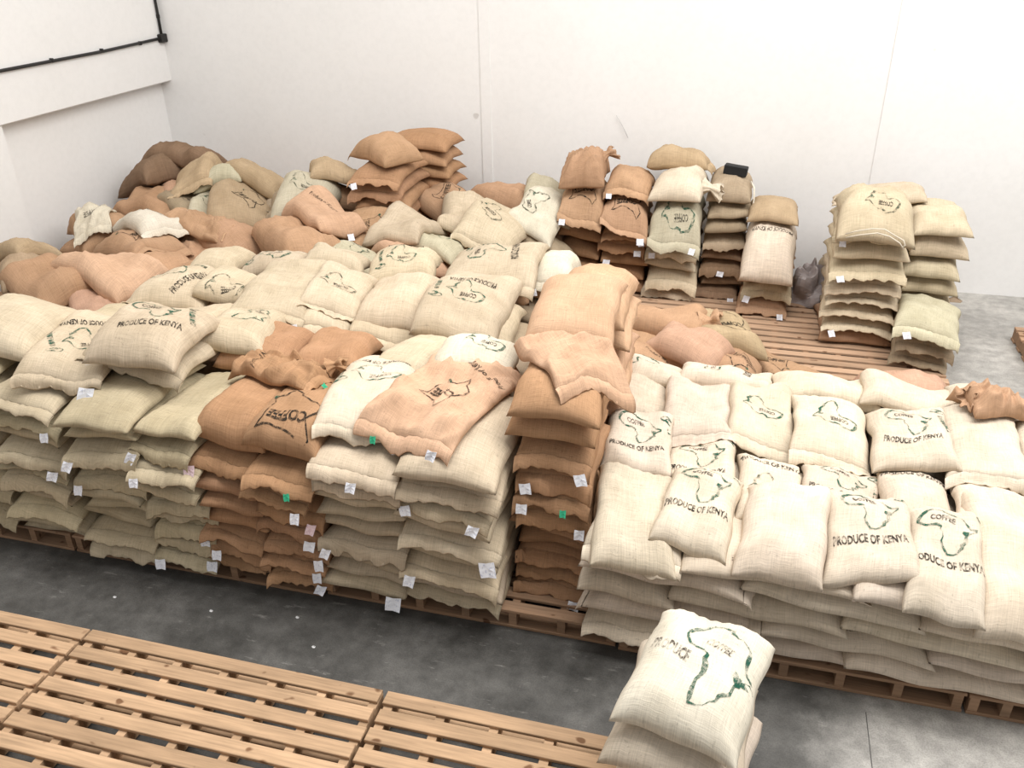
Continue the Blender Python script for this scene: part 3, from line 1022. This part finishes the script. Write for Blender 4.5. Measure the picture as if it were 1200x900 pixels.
GT = 'sacks on top of the low cream pile'
AF = 'africa'
TOPS = [
    ((0.70, 5.82), 88, 0.74, 0.50, 0.86, 0.14, (), 'plain cream sack on the far edge of the low pile, by bare slats', 'r', 'r'),
    ((1.31, 5.78), 86, 0.76, 0.50, 0.86, 0.14, (), 'plain cream sack on the far edge beside the crumpled brown bundle', 'r', 'r'),
    ((1.83, 5.68), 84, 0.70, 0.50, 0.86, 0.14, (), 'plain cream sack beneath the crumpled brown bundle', 'r', 'r'),
    ((-0.56, 5.39), 6.4, 0.55, 0.45, 0.86, 0.14, (), 'plain cream sack between the first sideways and upright Africa prints', 'r', 'r'),
    ((-0.08, 4.58), 1.2, 0.88, 0.44, 0.80, 0.14, ((AF, -6, 0.0, 0.10, 0.95),), 'cream sack half covered, upright Africa lying behind its twin', 'r', 'r'),
    ((0.34, 4.48), 0.6, 0.79, 0.39, 0.80, 0.13, (('produce', -4, 0.0, 0.24, 0.95), (AF + 'onlygrey', 180, 0.0, 0.02, 0.9)), 'cream sack half covered, KENYA line along its far edge', 'r', 'r'),
    ((0.74, 4.52), -4.4, 0.76, 0.46, 0.80, 0.14, ((AF, -6, 0.0, 0.10, 0.95),), 'cream sack half covered behind the central Africa print', 'r', 'r'),
    ((1.16, 4.50), -2.9, 0.78, 0.41, 0.80, 0.14, (('produce', -4, 0.0, 0.28, 0.9),), 'cream sack half covered with print line along far edge', 'r', 'r'),
    ((1.55, 4.50), -6.5, 0.76, 0.41, 0.80, 0.14, (), 'plain cream sack behind the big plain sack at the frame', 'r', 'r'),
    ((-0.14, 5.30), 1.9, 0.76, 0.49, 0.88, 0.14, (), 'plain cream sack before the second sideways Africa, no print', 'h', 'r'),
    ((0.27, 5.30), 2.4, 0.71, 0.44, 0.88, 0.14, ((AF + 'only', 180, 0.0, 0.06, 0.9),), 'cream sack with upside-down Africa outline and open hem in front', 'h', 'r'),
    ((0.71, 5.24), -1.0, 0.65, 0.50, 0.88, 0.14, ((AF + 'only', 180, 0.02, 0.06, 0.95),), 'cream sack with upside-down Africa and green emblem at its corner', 'h', 'r'),
    ((-0.56, 5.79), 88, 0.60, 0.50, 0.86, 0.14, ((AF+'only', 0, 0.02, 0.0, 0.95),), 'cream sack with sideways Africa at the far edge, beside narrow stack', 'r', 'r'),
    ((0.02, 5.83), 88, 0.68, 0.50, 0.86, 0.14, ((AF, 0, 0.04, 0.0, 0.9),), 'cream sack with sideways Africa at the far edge, second from narrow stack', 'r', 'r'),
    ((2.00, 5.13), -7.6, 0.84, 0.39, 0.88, 0.14, (), 'pale cream sack cut by the frame beside the crumpled bundle', 'r', 'r'),
    ((1.60, 5.15), -4.4, 0.79, 0.46, 0.88, 0.14, (), 'plain wide cream sack in front of the crumpled brown bundle', 'h', 'r'),
    ((1.18, 5.16), -0.7, 0.73, 0.49, 0.90, 0.15, ((AF, 0, 0.0, 0.04, 0.95),), 'cream sack with upright faded Africa print before the crumpled bundle', 'r', 'r'),
    ((-0.48, 4.74), 3.7, 0.70, 0.44, 0.90, 0.15, ((AF, 0, -0.0, 0.0, 0.95),), 'cream sack with dark Africa print touching the narrow brown stack', 'r', 'r'),
    ((-0.40, 4.01), 6.0, 0.76, 0.47, 0.88, 0.16, (), 'plain plump cream sack on the front corner by the narrow stack', 'r', 'r'),
    ((1.56, 4.14), -3.5, 1.07, 0.41, 0.88, 0.16, (), 'big plain cream sack at the front edge cut by the frame', 'r', 'r'),
    ((1.21, 3.99), -5.8, 0.78, 0.38, 0.88, 0.14, ((AF, -2, 0.0, 0.06, 1.0),), 'cream front-edge sack with Africa print beside the big plain one', 'r', 'r'),
    ((0.84, 4.09), -0.4, 0.71, 0.46, 0.90, 0.15, ((AF, -2, 0.0, 0.04, 1.0),), 'cream front-edge sack with Africa print between plain and printed sacks', 'r', 'r'),
    ((-0.05, 4.11), -5.5, 0.71, 0.42, 0.92, 0.15, ((AF, -2, 0.0, 0.04, 1.0),), 'cream front-edge sack with Africa print nearest the narrow stack', 'r', 'r'),
    ((0.41, 4.03), -4.9, 0.70, 0.46, 0.92, 0.16, (), 'plain cream front-edge sack between two Africa-printed sacks', 'r', 'r'),
]
for (x, y), yw, L, W, zt, T, pr, lab, ff, bb in TOPS:
    sack(x, y, yw, L, W, T, 'cream', lab, GT, f=ff, b=bb, prints=pr, nu=30, nv=20, k=0.4, zt=zt)

# pale stack row behind the front stacks
GS2 = 'sacks of the pale row behind the front stacks'
S_ROW = [
    ((-4.45, 5.73), 10.7, 0.66, 0.64, 1.18, .16, 'pale', 'pale sack low under the left sacks of the pale second row', 'h', (), ()),
    ((-3.49, 5.82), 9.6, 1.02, 0.59, 1.15, .16, 'pale', 'pale sack beneath the plain wide hemmed sack of the second row', 'h', (), ()),
    ((-3.01, 5.79), 10.2, 0.91, 0.43, 1.15, .16, 'pale', 'pale sack beneath the oval-printed sack of the second row', 'h', (), ()),
    ((-2.53, 5.83), 8.0, 0.86, 0.59, 1.15, .16, 'pale', 'pale sack with paper tag beneath the plain plump second-row sack', 'h', ((-1, -0.5, 'white'),), ()),
    ((-1.88, 5.88), 6.5, 0.91, 0.62, 1.15, .16, 'pale', 'pale sack beneath the KENYA-printed sack of the second row', 'r', (), ()),
    ((-4.45, 6.38), 7.5, 0.63, 0.48, 1.25, .18, 'pale', 'plain pale sack, far end of the second row, before the heap', 'r', (), ()),
    ((-3.89, 6.42), 10.6, 0.59, 0.57, 1.25, .18, 'pale', 'pale sack with upside-down print, far row, beside a plain one', 'r', (), (('africa', 180, 0, 0, 1),)),
    ((-3.37, 6.52), 11.8, 0.50, 0.53, 1.25, .18, 'pale', 'plain pale sack in the far row behind the oval print', 'r', (), ()),
    ((-2.79, 6.61), 11.4, 0.56, 0.62, 1.27, .18, 'pale', 'printed pale sack in the far row behind the plump plain one', 'r', (), (('africa', 180, 0, 0, .9),)),
    ((-1.50, 6.90), 1.4, 0.70, 0.35, 1.25, .18, 'white', 'whitish sack between broad printed sack and round peach sack', 'h', ((-1, -0.7, 'white'),), ()),
    ((-2.00, 6.71), 4.1, 0.83, 0.85, 1.31, .20, 'pale', 'broad pale sack with green Africa print behind the KENYA-printed one', 'h', (), (('africa', 100, 0, 0, 1.15),)),
    ((-4.39, 5.67), 11.8, 0.64, 0.63, 1.29, .18, 'pale', 'pale printed sack at the near end of second row, over the corner', 'r', (), (('africa', 60, 0, 0, 1),)),
    ((-3.93, 5.75), 5.0, 0.53, 0.44, 1.27, .18, 'pale', 'pale sack with oval outline, second row, next to corner sack', 'r', (), (('africaonlygrey', 200, 0, -.1, 1),)),
    ((-3.47, 5.77), 10.4, 1.02, 0.61, 1.27, .18, 'pale', 'plain wide pale sack with long hem in the second row', 'h', ((-1, 0.75, 'white'),), ()),
    ((-3.05, 5.89), 10.4, 0.83, 0.46, 1.27, .17, 'pale', 'pale hemmed sack with oval COFFEE print in the second row', 'h', (), (('africaonlygrey', 190, 0, .0, .95),)),
    ((-2.55, 5.92), 8.4, 0.88, 0.58, 1.27, .21, 'pale', 'plain plump pale sack in the second row beside the KENYA print', 'r', (), ()),
    ((-1.97, 5.89), 1.6, 0.97, 0.66, 1.29, .22, 'pale', 'plump pale sack with upside-down KENYA print, end of second row', 'r', (), (('africa', 182, 0, .0, 1.05),)),
]
for i in range(6):
    for yy in (5.95, 6.75):
        lv = ['lowest', 'second up', 'third up', 'fourth up', 'fifth up', 'topmost'][i]
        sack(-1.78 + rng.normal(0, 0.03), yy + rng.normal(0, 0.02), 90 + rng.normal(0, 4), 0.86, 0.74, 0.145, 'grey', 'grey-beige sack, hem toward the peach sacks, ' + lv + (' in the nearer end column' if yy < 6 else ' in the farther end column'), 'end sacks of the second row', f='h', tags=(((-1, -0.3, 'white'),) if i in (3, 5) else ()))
for (x, y), yw, L, W, zt, T, cl, lab, ff, tg, pr in S_ROW:
    sack(x, y, yw, L, W, T, cl, lab, GS2, f=ff, tags=tg, prints=pr, k=0.35, zt=zt)

# brown sacks lying in the middle, before the back stacks
GM = 'brown sacks in the middle'
MID = [
    (-0.77, 6.93, .62, 86, .55, .42, .16, 'tan', 'small tan sack bulging between open sack and lettered sack', 'r', (), ()),
    (-0.70, 6.39, .70, 92, .62, .50, .22, 'tan', 'tan sack with upright italic lettering next to the narrow stack', 'r', (), (('italic', -84, 0.0, -0.2, .75),)),
    (-0.15, 6.65, .62, 84, .90, .55, .22, 'tan', 'tan sack with map outline on its end, under the pillow sack', 'r', (), (('kenya', -120, -0.06, -0.28, .9),)),
    (-0.05, 7.16, .66, 20, .75, .62, .26, 'ochre', 'round ochre sack with upright map outline by the bare slats', 'r', (), (('kenya', 180, .04, 0, 1.0),)),
    (-0.67, 7.13, .74, 84, .95, .50, .24, 'tan', 'tan sack with dark open mouth at its end', 'r', (), ()),
    (-0.31, 6.60, .76, 70, .64, .50, .21, 'pink', 'pinkish pillow sack with pointed corners in the middle huddle', 'r', (), ()),
    (0.47, 7.17, .30, 60, .80, .50, .14, 'tan', 'flat tan sack with black lettering lying on the bare slats', 'r', (), (('kenyatext', -60, 0, .05, .9),)),
    (1.40, 6.74, .50, 88, .76, .50, .22, 'pink', 'pale pinkish sack lying behind the far edge of cream pile', 'r', (), ()),
]
for x, y, zt, yw, L, W, T, cl, lab, ff, tg, pr in MID:
    sack(x, y, yw, L, W, T, cl, lab, GM, f=ff, tags=tg, prints=pr, k=0.5, zt=zt)

# heap in the far corner
GH = 'sacks of the corner heap'
HEAP = [
    (-6.36, 5.95, .80, 60, .85, .58, .22, 'tan', 'shadowed tan sack low at the frame edge under the heap', 'r', (), ()),
    (-5.81, 5.77, .80, 80, .75, .55, .22, 'tan', 'shadowed tan sack low beside the red tag', 'r', (), ()),
    (-5.35, 5.88, .92, 50, .90, .62, .26, 'pink', 'pinkish sack with Produce of Kenya lettering before the heap', 'r', (), (('italic', -72, 0.0, .1, 1.0),)),
    (-5.11, 6.55, 1.0, 60, .80, .58, .24, 'tan', 'tan sack beside the big pillow sack, before pale second row', 'r', (), ()),
    (-5.27, 7.29, .98, 75, .80, .56, .24, 'tan', 'tan sack under the rumpled sacks, middle of heap front', 'r', (), ()),
    (-4.87, 7.35, .98, 60, .72, .60, .26, 'tan', 'round tan sack next to the big arched tan sack', 'r', (), ()),
    (-6.48, 6.29, 1.05, 50, .90, .60, .26, 'ochre', 'ochre sack with seam at frame edge above the dark ones', 'r', (), ()),
    (-6.72, 6.46, 1.10, 80, .70, .5, .2, 'ochre', 'pale ochre sack far back at the frame edge by the pier', 'r', (), (('africaonlygrey', 40, 0, 0, .8),)),
    (-5.95, 5.95, 1.00, 62, .84, .60, .27, 'tan', 'tan pillow sack below the ochre seamed sack', 'r', (), ()),
    (-5.79, 6.96, 1.12, 70, .88, .58, .25, 'tan', 'tan sack with map outline and white label behind pillow sack', 'h', ((-1, 0.2, 'big'),), (('kenya', 200, 0, 0, 1),)),
    (-5.49, 6.19, 1.14, 72, 1.0, .60, .28, 'peach', 'big peach-brown pillow sack with a corner pointing forward', 'r', (), ()),
    (-6.69, 7.56, 1.12, 50, .85, .58, .26, 'tan', 'tan sack under the turned-back whitish flap by the wall', 'r', (), ()),
    (-6.47, 8.24, 1.16, 75, .88, .60, .28, 'tan', 'tan arched sack behind the whitish printed sack', 'r', (), ()),
    (-6.01, 8.27, 1.12, 60, .80, .56, .24, 'grey', 'grey-beige sack between arched tan and greenish round-print sack', 'r', (), (('africaonlygrey', 150, 0, 0, .8),)),
    (-5.82, 7.35, 1.20, 58, .90, .62, .20, 'white', 'whitish sack with oval COFFEE print angled over the heap', 'h', ((1, -0.5, 'white'),), (('africaonlygrey', 170, 0, -.05, 1),)),
    (-6.30, 8.62, 1.22, 40, .74, .56, .20, 'pink', 'pinkish hemmed sack below the ochre folded sack', 'h', ((-1, 0.1, 'white'),), ()),
    (-6.81, 8.79, 1.34, 65, .80, .66, .34, 'dark', 'dark brown lettered sack at the top of the heap', 'r', (), (('italic', -60, 0.1, .1, .8),)),
    (-5.66, 8.22, 1.10, 20, .70, .56, .24, 'green', 'greenish sack with round print below the large ochre sack', 'r', (), (('africaonlygrey', 170, 0, 0, .9),)),
    (-5.32, 8.19, 1.24, 25, .92, .72, .30, 'ochre', 'large ochre sack with slanted lettering, middle of the heap', 'h', ((-1, 0.7, 'green'),), (('kenya', 150, .12, -.05, 1),)),
    (-5.77, 8.64, 1.34, 20, .75, .55, .24, 'green', 'greenish printed sack near the top of the heap', 'r', (), (('africaonly', 100, 0, 0, .9),)),
    (-5.29, 8.66, 1.36, 78, .85, .58, .24, 'ochre', 'ochre sack lying across behind the large lettered ochre sack', 'h', (), ()),
    (-6.05, 8.53, 1.42, 20, .70, .52, .22, 'ochre', 'ochre folded sack with dark hem just below the dark sacks', 'h', (), ()),
    (-6.46, 8.95, 1.50, 86, .92, .52, .24, 'dark', 'long dark brown sack topping the heap by the wall', 'r', (), ()),
    (-5.33, 7.47, 1.08, 80, .85, .55, .12, 'tan', 'rumpled tan sack with two folded flaps over the heap', 'h', (), ()),
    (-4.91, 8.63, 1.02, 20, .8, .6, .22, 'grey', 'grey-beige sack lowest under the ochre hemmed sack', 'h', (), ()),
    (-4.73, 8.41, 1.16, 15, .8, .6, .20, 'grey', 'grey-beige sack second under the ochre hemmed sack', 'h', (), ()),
    (-3.70, 7.89, 1.06, 10, .85, .56, .28, 'tan', 'tan sack with tall map outline beneath the brown tower', 'r', (), (('kenya', 100, .05, 0, 1),)),
    (-4.12, 7.23, 1.20, 50, .92, .66, .36, 'tan', 'big arched tan sack in front of the lettered peach sack', 'r', (), ()),
    (-3.53, 7.13, 1.06, -14, .62, .56, .26, 'green', 'greenish round sack with print line above the second row', 'r', (), (('produce', 4, 0, -.1, .9), ('africaonlygrey', 0, 0, .05, .8))),
    (-4.48, 8.15, 1.40, 15, .90, .66, .24, 'green', 'greenish-ochre hemmed sack with oval print and raised edge', 'h', (), (('africaonlygrey', 190, -.02, .0, 1),)),
    (-4.41, 8.69, 1.52, 30, .80, .56, .22, 'ochre', 'plain ochre sack leaning on the brown tower', 'r', (), ()),
    (-4.06, 7.66, 1.30, 58, .78, .54, .25, 'peach', 'peach-brown sack with Produce of Kenya line above the arched sack', 'r', ((-1, 0.2, 'white'),), (('italic', -66, .05, .05, .9),)),
    (-3.08, 7.48, 1.00, 60, .70, .50, .22, 'peach', 'small peach sack bulging just above the second row', 'r', (), ()),
    (-2.88, 7.84, 1.00, -6, .72, .56, .22, 'green', 'grey-green printed sack beside the dented pale sack', 'r', (), (('africaonly', 30, 0, 0, 1),)),
    (-3.26, 7.85, 1.14, -4, .76, .62, .20, 'pale', 'pale dented sack with two raised ears below the tower', 'r', (), ()),
    (-3.17, 8.96, 1.12, 70, .80, .58, .26, 'tan', 'tan sack with faint map print by wall, behind plain ones', 'r', (), (('kenya', 10, 0, 0, .9),)),
    (-2.87, 8.53, 1.10, 14, .85, .52, .22, 'pale', 'plain pale sack propped beside the hemmed oval-print sack', 'r', (), ()),
    (-2.60, 8.63, .85, 0, .8, .58, .20, 'grey', 'grey-beige sack lower under the pale hemmed sack', 'h', (), ()),
    (-2.55, 8.46, 1.00, 0, .8, .58, .20, 'grey', 'grey-beige sack directly under the pale hemmed sack', 'h', ((-1, -0.7, 'white'),), ()),
    (-2.56, 9.30, 1.15, 70, .80, .58, .28, 'tan', 'tan sack against the wall behind the hemmed oval-print sack', 'r', (), ()),
    (-2.45, 8.28, 1.18, -6, .86, .62, .20, 'pale', 'pale hemmed sack with faint oval print beside whitish one', 'h', (), (('africaonlygrey', 160, 0, .05, 1),)),
    (-2.06, 8.60, .88, 80, .75, .5, .22, 'grey', 'grey-beige sack lying under the whitish outlined sack', 'r', (), ()),
    (-2.10, 9.18, 1.20, 10, .80, .52, .22, 'green', 'plain greenish sack propped behind the whitish outlined sack', 'r', (), ()),
    (-2.08, 8.77, 1.05, -8, .80, .52, .20, 'white', 'whitish sack with curved outline leaning by the bundle stack', 'r', (), (('africaonlygrey', 120, 0, 0, 1.1),)),
]
GU = 'sacks of the brown tower in the heap'
DU = 'the brown tower in the heap'
columns([
    dict(x=-3.72, y=8.20, W=0.60, L=0.86, T=0.165, col='brown', group=GU, desc='the tower face in the heap', above=1,
         lay=['r', 'h', 'r', 'h', 'r', 'h', 'hl'], k=.2),
    dict(x=-3.62, y=9.06, W=0.86, L=0.60, T=0.165, col='brown', group=GU, desc="the brown tower's rear half",
         lay=['r', 'r', 'r', 'r', 'r', 'r', 'r', 'r'], k=.2),
])
for x, y, zt, yw, L, W, T, cl, lab, ff, tg, pr in HEAP:
    sack(x, y, yw, L, W, T, cl, lab, GH, f=ff, tags=tg, prints=pr, k=0.55, up=0.15, zt=zt, loose=0.05 if 'rumpled' in lab else 0.0, nu=36 if 'rumpled' in lab else 24, nv=26 if 'rumpled' in lab else 16)
sack(-3.72, 8.55, 55, .70, .48, .24, 'tan', 'tan sack lying crosswise on top of the brown tower', GU, b='h')

# stacks along the back wall
GK = 'sacks of the back stacks'
columns([
    dict(x=-1.68, y=8.80, W=0.47, L=0.86, T=0.212, col='brown', group=GK, desc='the stack under a tied bundle', above=1,
         lay=['r', 'r', 'r', 'r', 'r', 'hl'], over={1: dict(prints=(('kenya', 180, 0, -0.15, 1.0),), col='tan', look='lettered tan', dy=-.12, k=.8, up=.0)}),
    dict(x=-1.21, y=8.85, W=0.50, L=0.86, T=0.185, col='brown', group=GK, desc='the stack beside the bundle-topped',
         lay=['r', 'r', 'rl', 'hr', 'hr', 'hr', 'hl'], over={0: dict(col='tan', dy=.10, up=.2, T=.24), 1: dict(T=.22, prints=(('kenya', 180, 0, -0.16, 1.05),), col='tan', look='COFFEE-lettered tan', dy=-0.22, k=1.1), 2: dict(dy=-0.05)}),
    dict(x=-0.66, y=8.82, W=0.55, L=0.86, T=0.19, col='pale', group=GK, desc='the green Africa print stack',
         lay=['h', 'h', 'r', 'hl', 'r', 'hr', 'r'], over={0: dict(col='cream', T=.26, dy=.02, up=.2), 1: dict(col='green', T=.24, prints=(('africaonly', 180, 0.02, -0.16, 1.15),), look='greenish Africa-printed', dy=-.20, k=1.1)}),
    dict(x=-0.15, y=8.98, W=0.45, L=0.86, T=0.160, col='dark', group=GK, desc='the dark stack under the black box',
         lay=['hr', 'r', 'hm', 'r', 'h', 'r', 'r', 'r'], over={0: dict(T=.24, col='grey'), 1: dict(col='grey'), 2: dict(col='grey'), 3: dict(col='grey')}),
    dict(x=0.31, y=8.66, W=0.52, L=0.86, T=0.185, col='pale', group=GK, desc='the pale stack beside the dark stack',
         lay=['hr', 'hl', 'r', 'hm', 'r', 'r'], over={0: dict(col='ochre', dy=.1, up=.15), 1: dict(T=.26, col='cream', prints=(('produce', 180, 0, -0.12, 1.0),), look='cream lettered', dy=-.20, k=1.1), 3: dict(col='tan'), 5: dict(col='tan')}),
    dict(x=1.17, y=8.02, W=0.66, L=0.86, T=0.168, col='pale', group=GK, desc='the tall stack on bare slats',
         lay=['r', 'hl', 'h', 'h', 'h', 'hl', 'r', 'hl', 'r'], over={0: dict(T=.22, prints=(('africaonlygrey', 180, 0.03, -0.12, 1.0),), look='pale rumpled printed', loose=.02, dy=-.12, k=.9), 8: dict(col='tan')}),
    dict(x=1.78, y=8.34, W=0.52, L=0.86, T=0.185, col='olive', group=GK, desc='the stack beside the tall stack',
         lay=['h', 'r', 'r', 'r', 'r', 'r', 'r'], over={0: dict(col='pale'), 1: dict(col='pale', T=.25)}),
])
for i in range(7):
    sack(1.33, 9.16 + rng.normal(0, .02), -90 + rng.normal(0, 4), .80, .62, .145, 'pale', 'pale sack, ragged hem toward the grey plastic, ' + ['lowest', 'second up', 'third up', 'fourth up', 'fifth up', 'sixth up', 'topmost'][i] + ' of the column', GK, f='h', b='r')
sack(1.72, 7.98, -8, .62, .50, .15, 'grey', 'grey-beige sack lowest under the greenish-white jutting sack', GK, f='h')
sack(1.72, 7.96, -4, .62, .50, .15, 'grey', 'grey-beige sack second under the greenish-white jutting sack', GK, f='h')
sack(1.74, 7.96, -10, .72, .56, .15, 'green', 'greenish-white sack jutting forward beside the tall stack', GK, f='h', tags=((-1, -.6, 'white'),))
sack(-0.72, 9.66, 88, .66, .50, .24, 'ochre', 'ochre sack against the wall behind the peaked cream sack', GK, f='h')
bundle = sack(-1.68, 9.12, 4, .70, .48, .30, 'tan', 'tan bundled sack with tied neck topping the back stack', GK, loose=.06, nu=36, nv=26, k=.3)

# lone stack on the pallet end
GL = 'sacks of the lone stack in the aisle'
for i in range(5):
    top = i == 4
    sack((0.01, 0.05, 0.03, -0.02, 0.035)[i], (2.86, 2.84, 2.86, 2.82, 2.875)[i], (-4, -9, -5, -7, -12)[i], 0.74, 0.55, 0.155 if not top else 0.17, 'cream' if not top else 'white',
         ['lowest', 'second lowest', 'middle', 'second', 'topmost'][i] + (' white sack, big green Africa and PRODUCE, lone aisle stack' if top else ' cream sack of the lone stack standing in the aisle'), GL, f='r', prints=(('lone', -14, 0.075, -0.03, 1.0),) if top else ((('lone', -6, 0.0, -0.13, 1.0),) if i in (2,) else ()), nu=36, nv=26, k=0.25, up=0.05)

# ------------------------------------------------------------------ small parts and things
BYL = {o['label']: o for o in bpy.data.objects if o.get('category') == 'sack'}


def find(words_):
    return [o for k, o in BYL.items() if words_ in k][0]


def neck(parent, base, direction, r0, length, name='tied_neck'):
    """gathered cloth neck, pinched by a cord and flaring out beyond it (parent's own coordinates)"""
    d = Vector(direction).normalized()
    a = d.orthogonal().normalized()
    b = d.cross(a)
    prof = [(0.0, 1.0), (0.2, 0.62), (0.38, 0.42), (0.46, 0.40), (0.62, 0.66), (0.82, 0.92), (1.0, 1.02)]
    n = 28
    v, f = [], []
    for wall in (0, 1):
        for t, rr in prof:
            for k in range(n):
                th = 2 * math.pi * k / n
                rad = r0 * rr * (1 + (0.16 + 0.16 * t) * math.sin(7 * th + 2.2 * t) + 0.10 * math.sin(3 * th + 1)) * (1 - 0.12 * wall)
                p = Vector(base) + d * (length * t + 0.012 * math.sin(5 * th) * t) + a * (rad * math.cos(th)) + b * (rad * 0.8 * math.sin(th)) - Vector((0, 0, 0.35 * length * t * t))
                v.append(p)
    m_ = len(prof)
    for wall in (0, 1):
        for i in range(m_ - 1):
            for k in range(n):
                q = [wall * m_ * n + i * n + k, wall * m_ * n + i * n + (k + 1) % n, wall * m_ * n + (i + 1) * n + (k + 1) % n, wall * m_ * n + (i + 1) * n + k]
                f.append(q if wall == 0 else q[::-1])
    for k in range(n):
        f.append([(m_ - 1) * n + k, (m_ - 1) * n + (k + 1) % n, m_ * n + (m_ - 1) * n + (k + 1) % n, m_ * n + (m_ - 1) * n + k])
    o = mesh_obj(name, v, f, M_JUTE, parent, True, [(p.x + 5, p.y + p.z) for p in v])
    o.color = parent.color
    return o


def cord(parent, pts, rad=0.006, name='drawstring'):
    v, f = tube(pts, rad, 6)
    return mesh_obj(name, v, f, M_ROPE, parent, True)


neck(bundle, (0.17, 0.02, 0.27), (0.7, 0.2, 0.55), 0.075, 0.20)
neck(find('whitish') if False else [o for k, o in BYL.items() if k.startswith('cream coffee sack, top') and 'green Africa' in k][0], (0.26, -0.20, 0.14), (1, -0.25, 0.1), 0.085, 0.20)
neck(crumple, (0.10, -0.26, 0.09), (0.35, -0.8, 0.35), 0.06, 0.13)
om = find('dark open mouth')
neck(om, (0.02, -0.44, 0.14), (0.15, -1, 0.45), 0.13, 0.20, 'open_mouth')
t6 = [o for k, o in BYL.items() if 'top of the tall stack on bare slats' in k and 'rumpled' in k or k.startswith('pale rumpled printed')][0]
cord(t6, [(-0.26, -0.47, -0.02), (-0.18, -0.49, 0.02), (-0.05, -0.485, 0.05), (0.05, -0.49, 0.055), (0.14, -0.50, 0.01), (0.22, -0.50, -0.03), (0.24, -0.51, -0.07), (0.21, -0.51, -0.09)])
cord(t6, [(-0.25, -0.49, -0.045), (-0.15, -0.50, -0.01), (0.0, -0.50, 0.02), (0.1, -0.51, 0.0), (0.19, -0.515, -0.05), (0.23, -0.52, -0.1)])
t4 = [o for k, o in BYL.items() if k.startswith('grey-beige coffee sack, top') and 'black box' in k][0]
cord(t4, [(0.20, -0.20, 0.20), (0.24, -0.30, 0.16), (0.25, -0.38, 0.06), (0.24, -0.40, -0.06), (0.26, -0.41, -0.14)], 0.009)

bx_, by_ = -0.12, 9.36
bb_ = link('black_box', box_mesh('black_box', -0.12, 0.12, -0.05, 0.05, 0, 0.10, M_BOX, 0.008), None, (bx_, by_, float(hm_at(bx_, by_)) - 0.004), -0.1)
bb_.rotation_euler = (0.0, 0.10, -0.12)
tag(bb_, 'flat black plastic box lying on top of the dark back stack', 'box')

fl_ = sack(-6.62, 7.42, 30, .46, .40, .05, 'white', 'whitish empty sack with black print folded back over the heap by the wall', 'empty sacks', f='h', k=1.0, loose=.05, nu=34, nv=28, prints=(('coffee', 200, 0, 0, 1.0),), up=.2)
bd_ = sack(1.71, 5.54, 20, .34, .42, .12, 'tan', 'crumpled brown empty sack bundled on the far edge of the cream pile', 'empty sacks', k=.8, loose=.055, nu=46, nv=40, up=.1)
neck(bd_, (-0.12, 0.02, 0.10), (-0.7, -0.5, 0.5), 0.07, 0.13, 'gathered_fold')

# film and rags in the corner between the back stacks
pv_, pf_ = [], []
nn, mm = 36, 20
wv1, wv2 = wavefield(5, 0.5, 1.2), wavefield(6, 0.18, 0.5)
for i in range(mm + 1):
    for k in range(nn):
        th, ph_ = 2 * math.pi * k / nn, math.pi * 0.5 * i / mm
        r = 1 + 0.22 * float(wv1(th * 0.5, ph_)) + 0.05 * abs(float(wv2(th * 0.5, ph_))) * math.sin(2 * ph_ + 0.2)
        pv_.append((0.24 * r * math.cos(th) * math.cos(ph_), 0.22 * r * math.sin(th) * math.cos(ph_), 0.36 * r * math.sin(ph_)))
for i in range(mm):
    for k in range(nn):
        pf_.append((i * nn + k, i * nn + (k + 1) % nn, (i + 1) * nn + (k + 1) % nn, (i + 1) * nn + k))
pb_ = mesh_obj('plastic_bag', pv_, pf_, M_PLASTIC)
px_, py_ = 0.79, 8.88
pb_.location = (px_, py_ + 0.25, 0.135)
tag(pb_, 'crumpled grey plastic film heaped between two back stacks', 'bag')
sack(px_ + 0.10, py_ + 0.78, 40, .40, .34, .20, 'dark', 'crumpled dark rag sack beside the grey plastic film', 'empty sacks', k=.9, loose=.06, nu=40, nv=34, up=.05)

v, f = tube([(0, 0, 0), (-0.07, 0.0, 0.13), (-0.15, 0.005, 0.25)], 0.0025, 6)
w_ = mesh_obj('wire', v, f, plain('grey_wire', (0.4, 0.4, 0.4)), None, True)
w_.location = (-1.36, WY - 0.03, 1.56)
tag(w_, 'thin grey wire poking up the white wall above the bundle', 'wire')

for i, (sx_, sy_, nm_) in enumerate([(-3.59, 3.40, 'white paper scrap on the floor before the greenish stacks'), (-2.92, 3.44, 'tiny white scrap on the dark floor before the brown stacks'),
                                     (-2.37, 3.52, 'tiny white scrap on the dark floor before the brown pallet edge'), (-2.16, 3.32, 'small white fluff on dark floor beside the empty pallets'), (2.37, 9.83, 'brown scrap pile on the floor at the foot of white wall')]):
    h_ = 0.012 if i < 4 else 0.05
    k_ = 1 if i < 4 else 8
    sv = [(0.011 * k_ * math.cos(t * 1.05) * (1 + 0.3 * (t % 2)), 0.009 * k_ * math.sin(t * 1.05), 0.001) for t in range(6)] + [(0.004, 0.002, h_), (-0.006, 0.004, h_ * 0.7)]
    sf = [(t, (t + 1) % 6, 6 if t < 3 else 7) for t in range(6)] + [(3, 6, 7), (0, 7, 6)] + [(5, 4, 3, 2, 1, 0)]
    so = mesh_obj('paper_scrap' if i < 4 else 'floor_scrap', sv, sf, M_SCRAP if i < 4 else plain('rag_brown', (0.3, 0.22, 0.15)))
    so.location = (sx_, sy_, 0)
    tag(so, nm_, 'scrap')

buried()
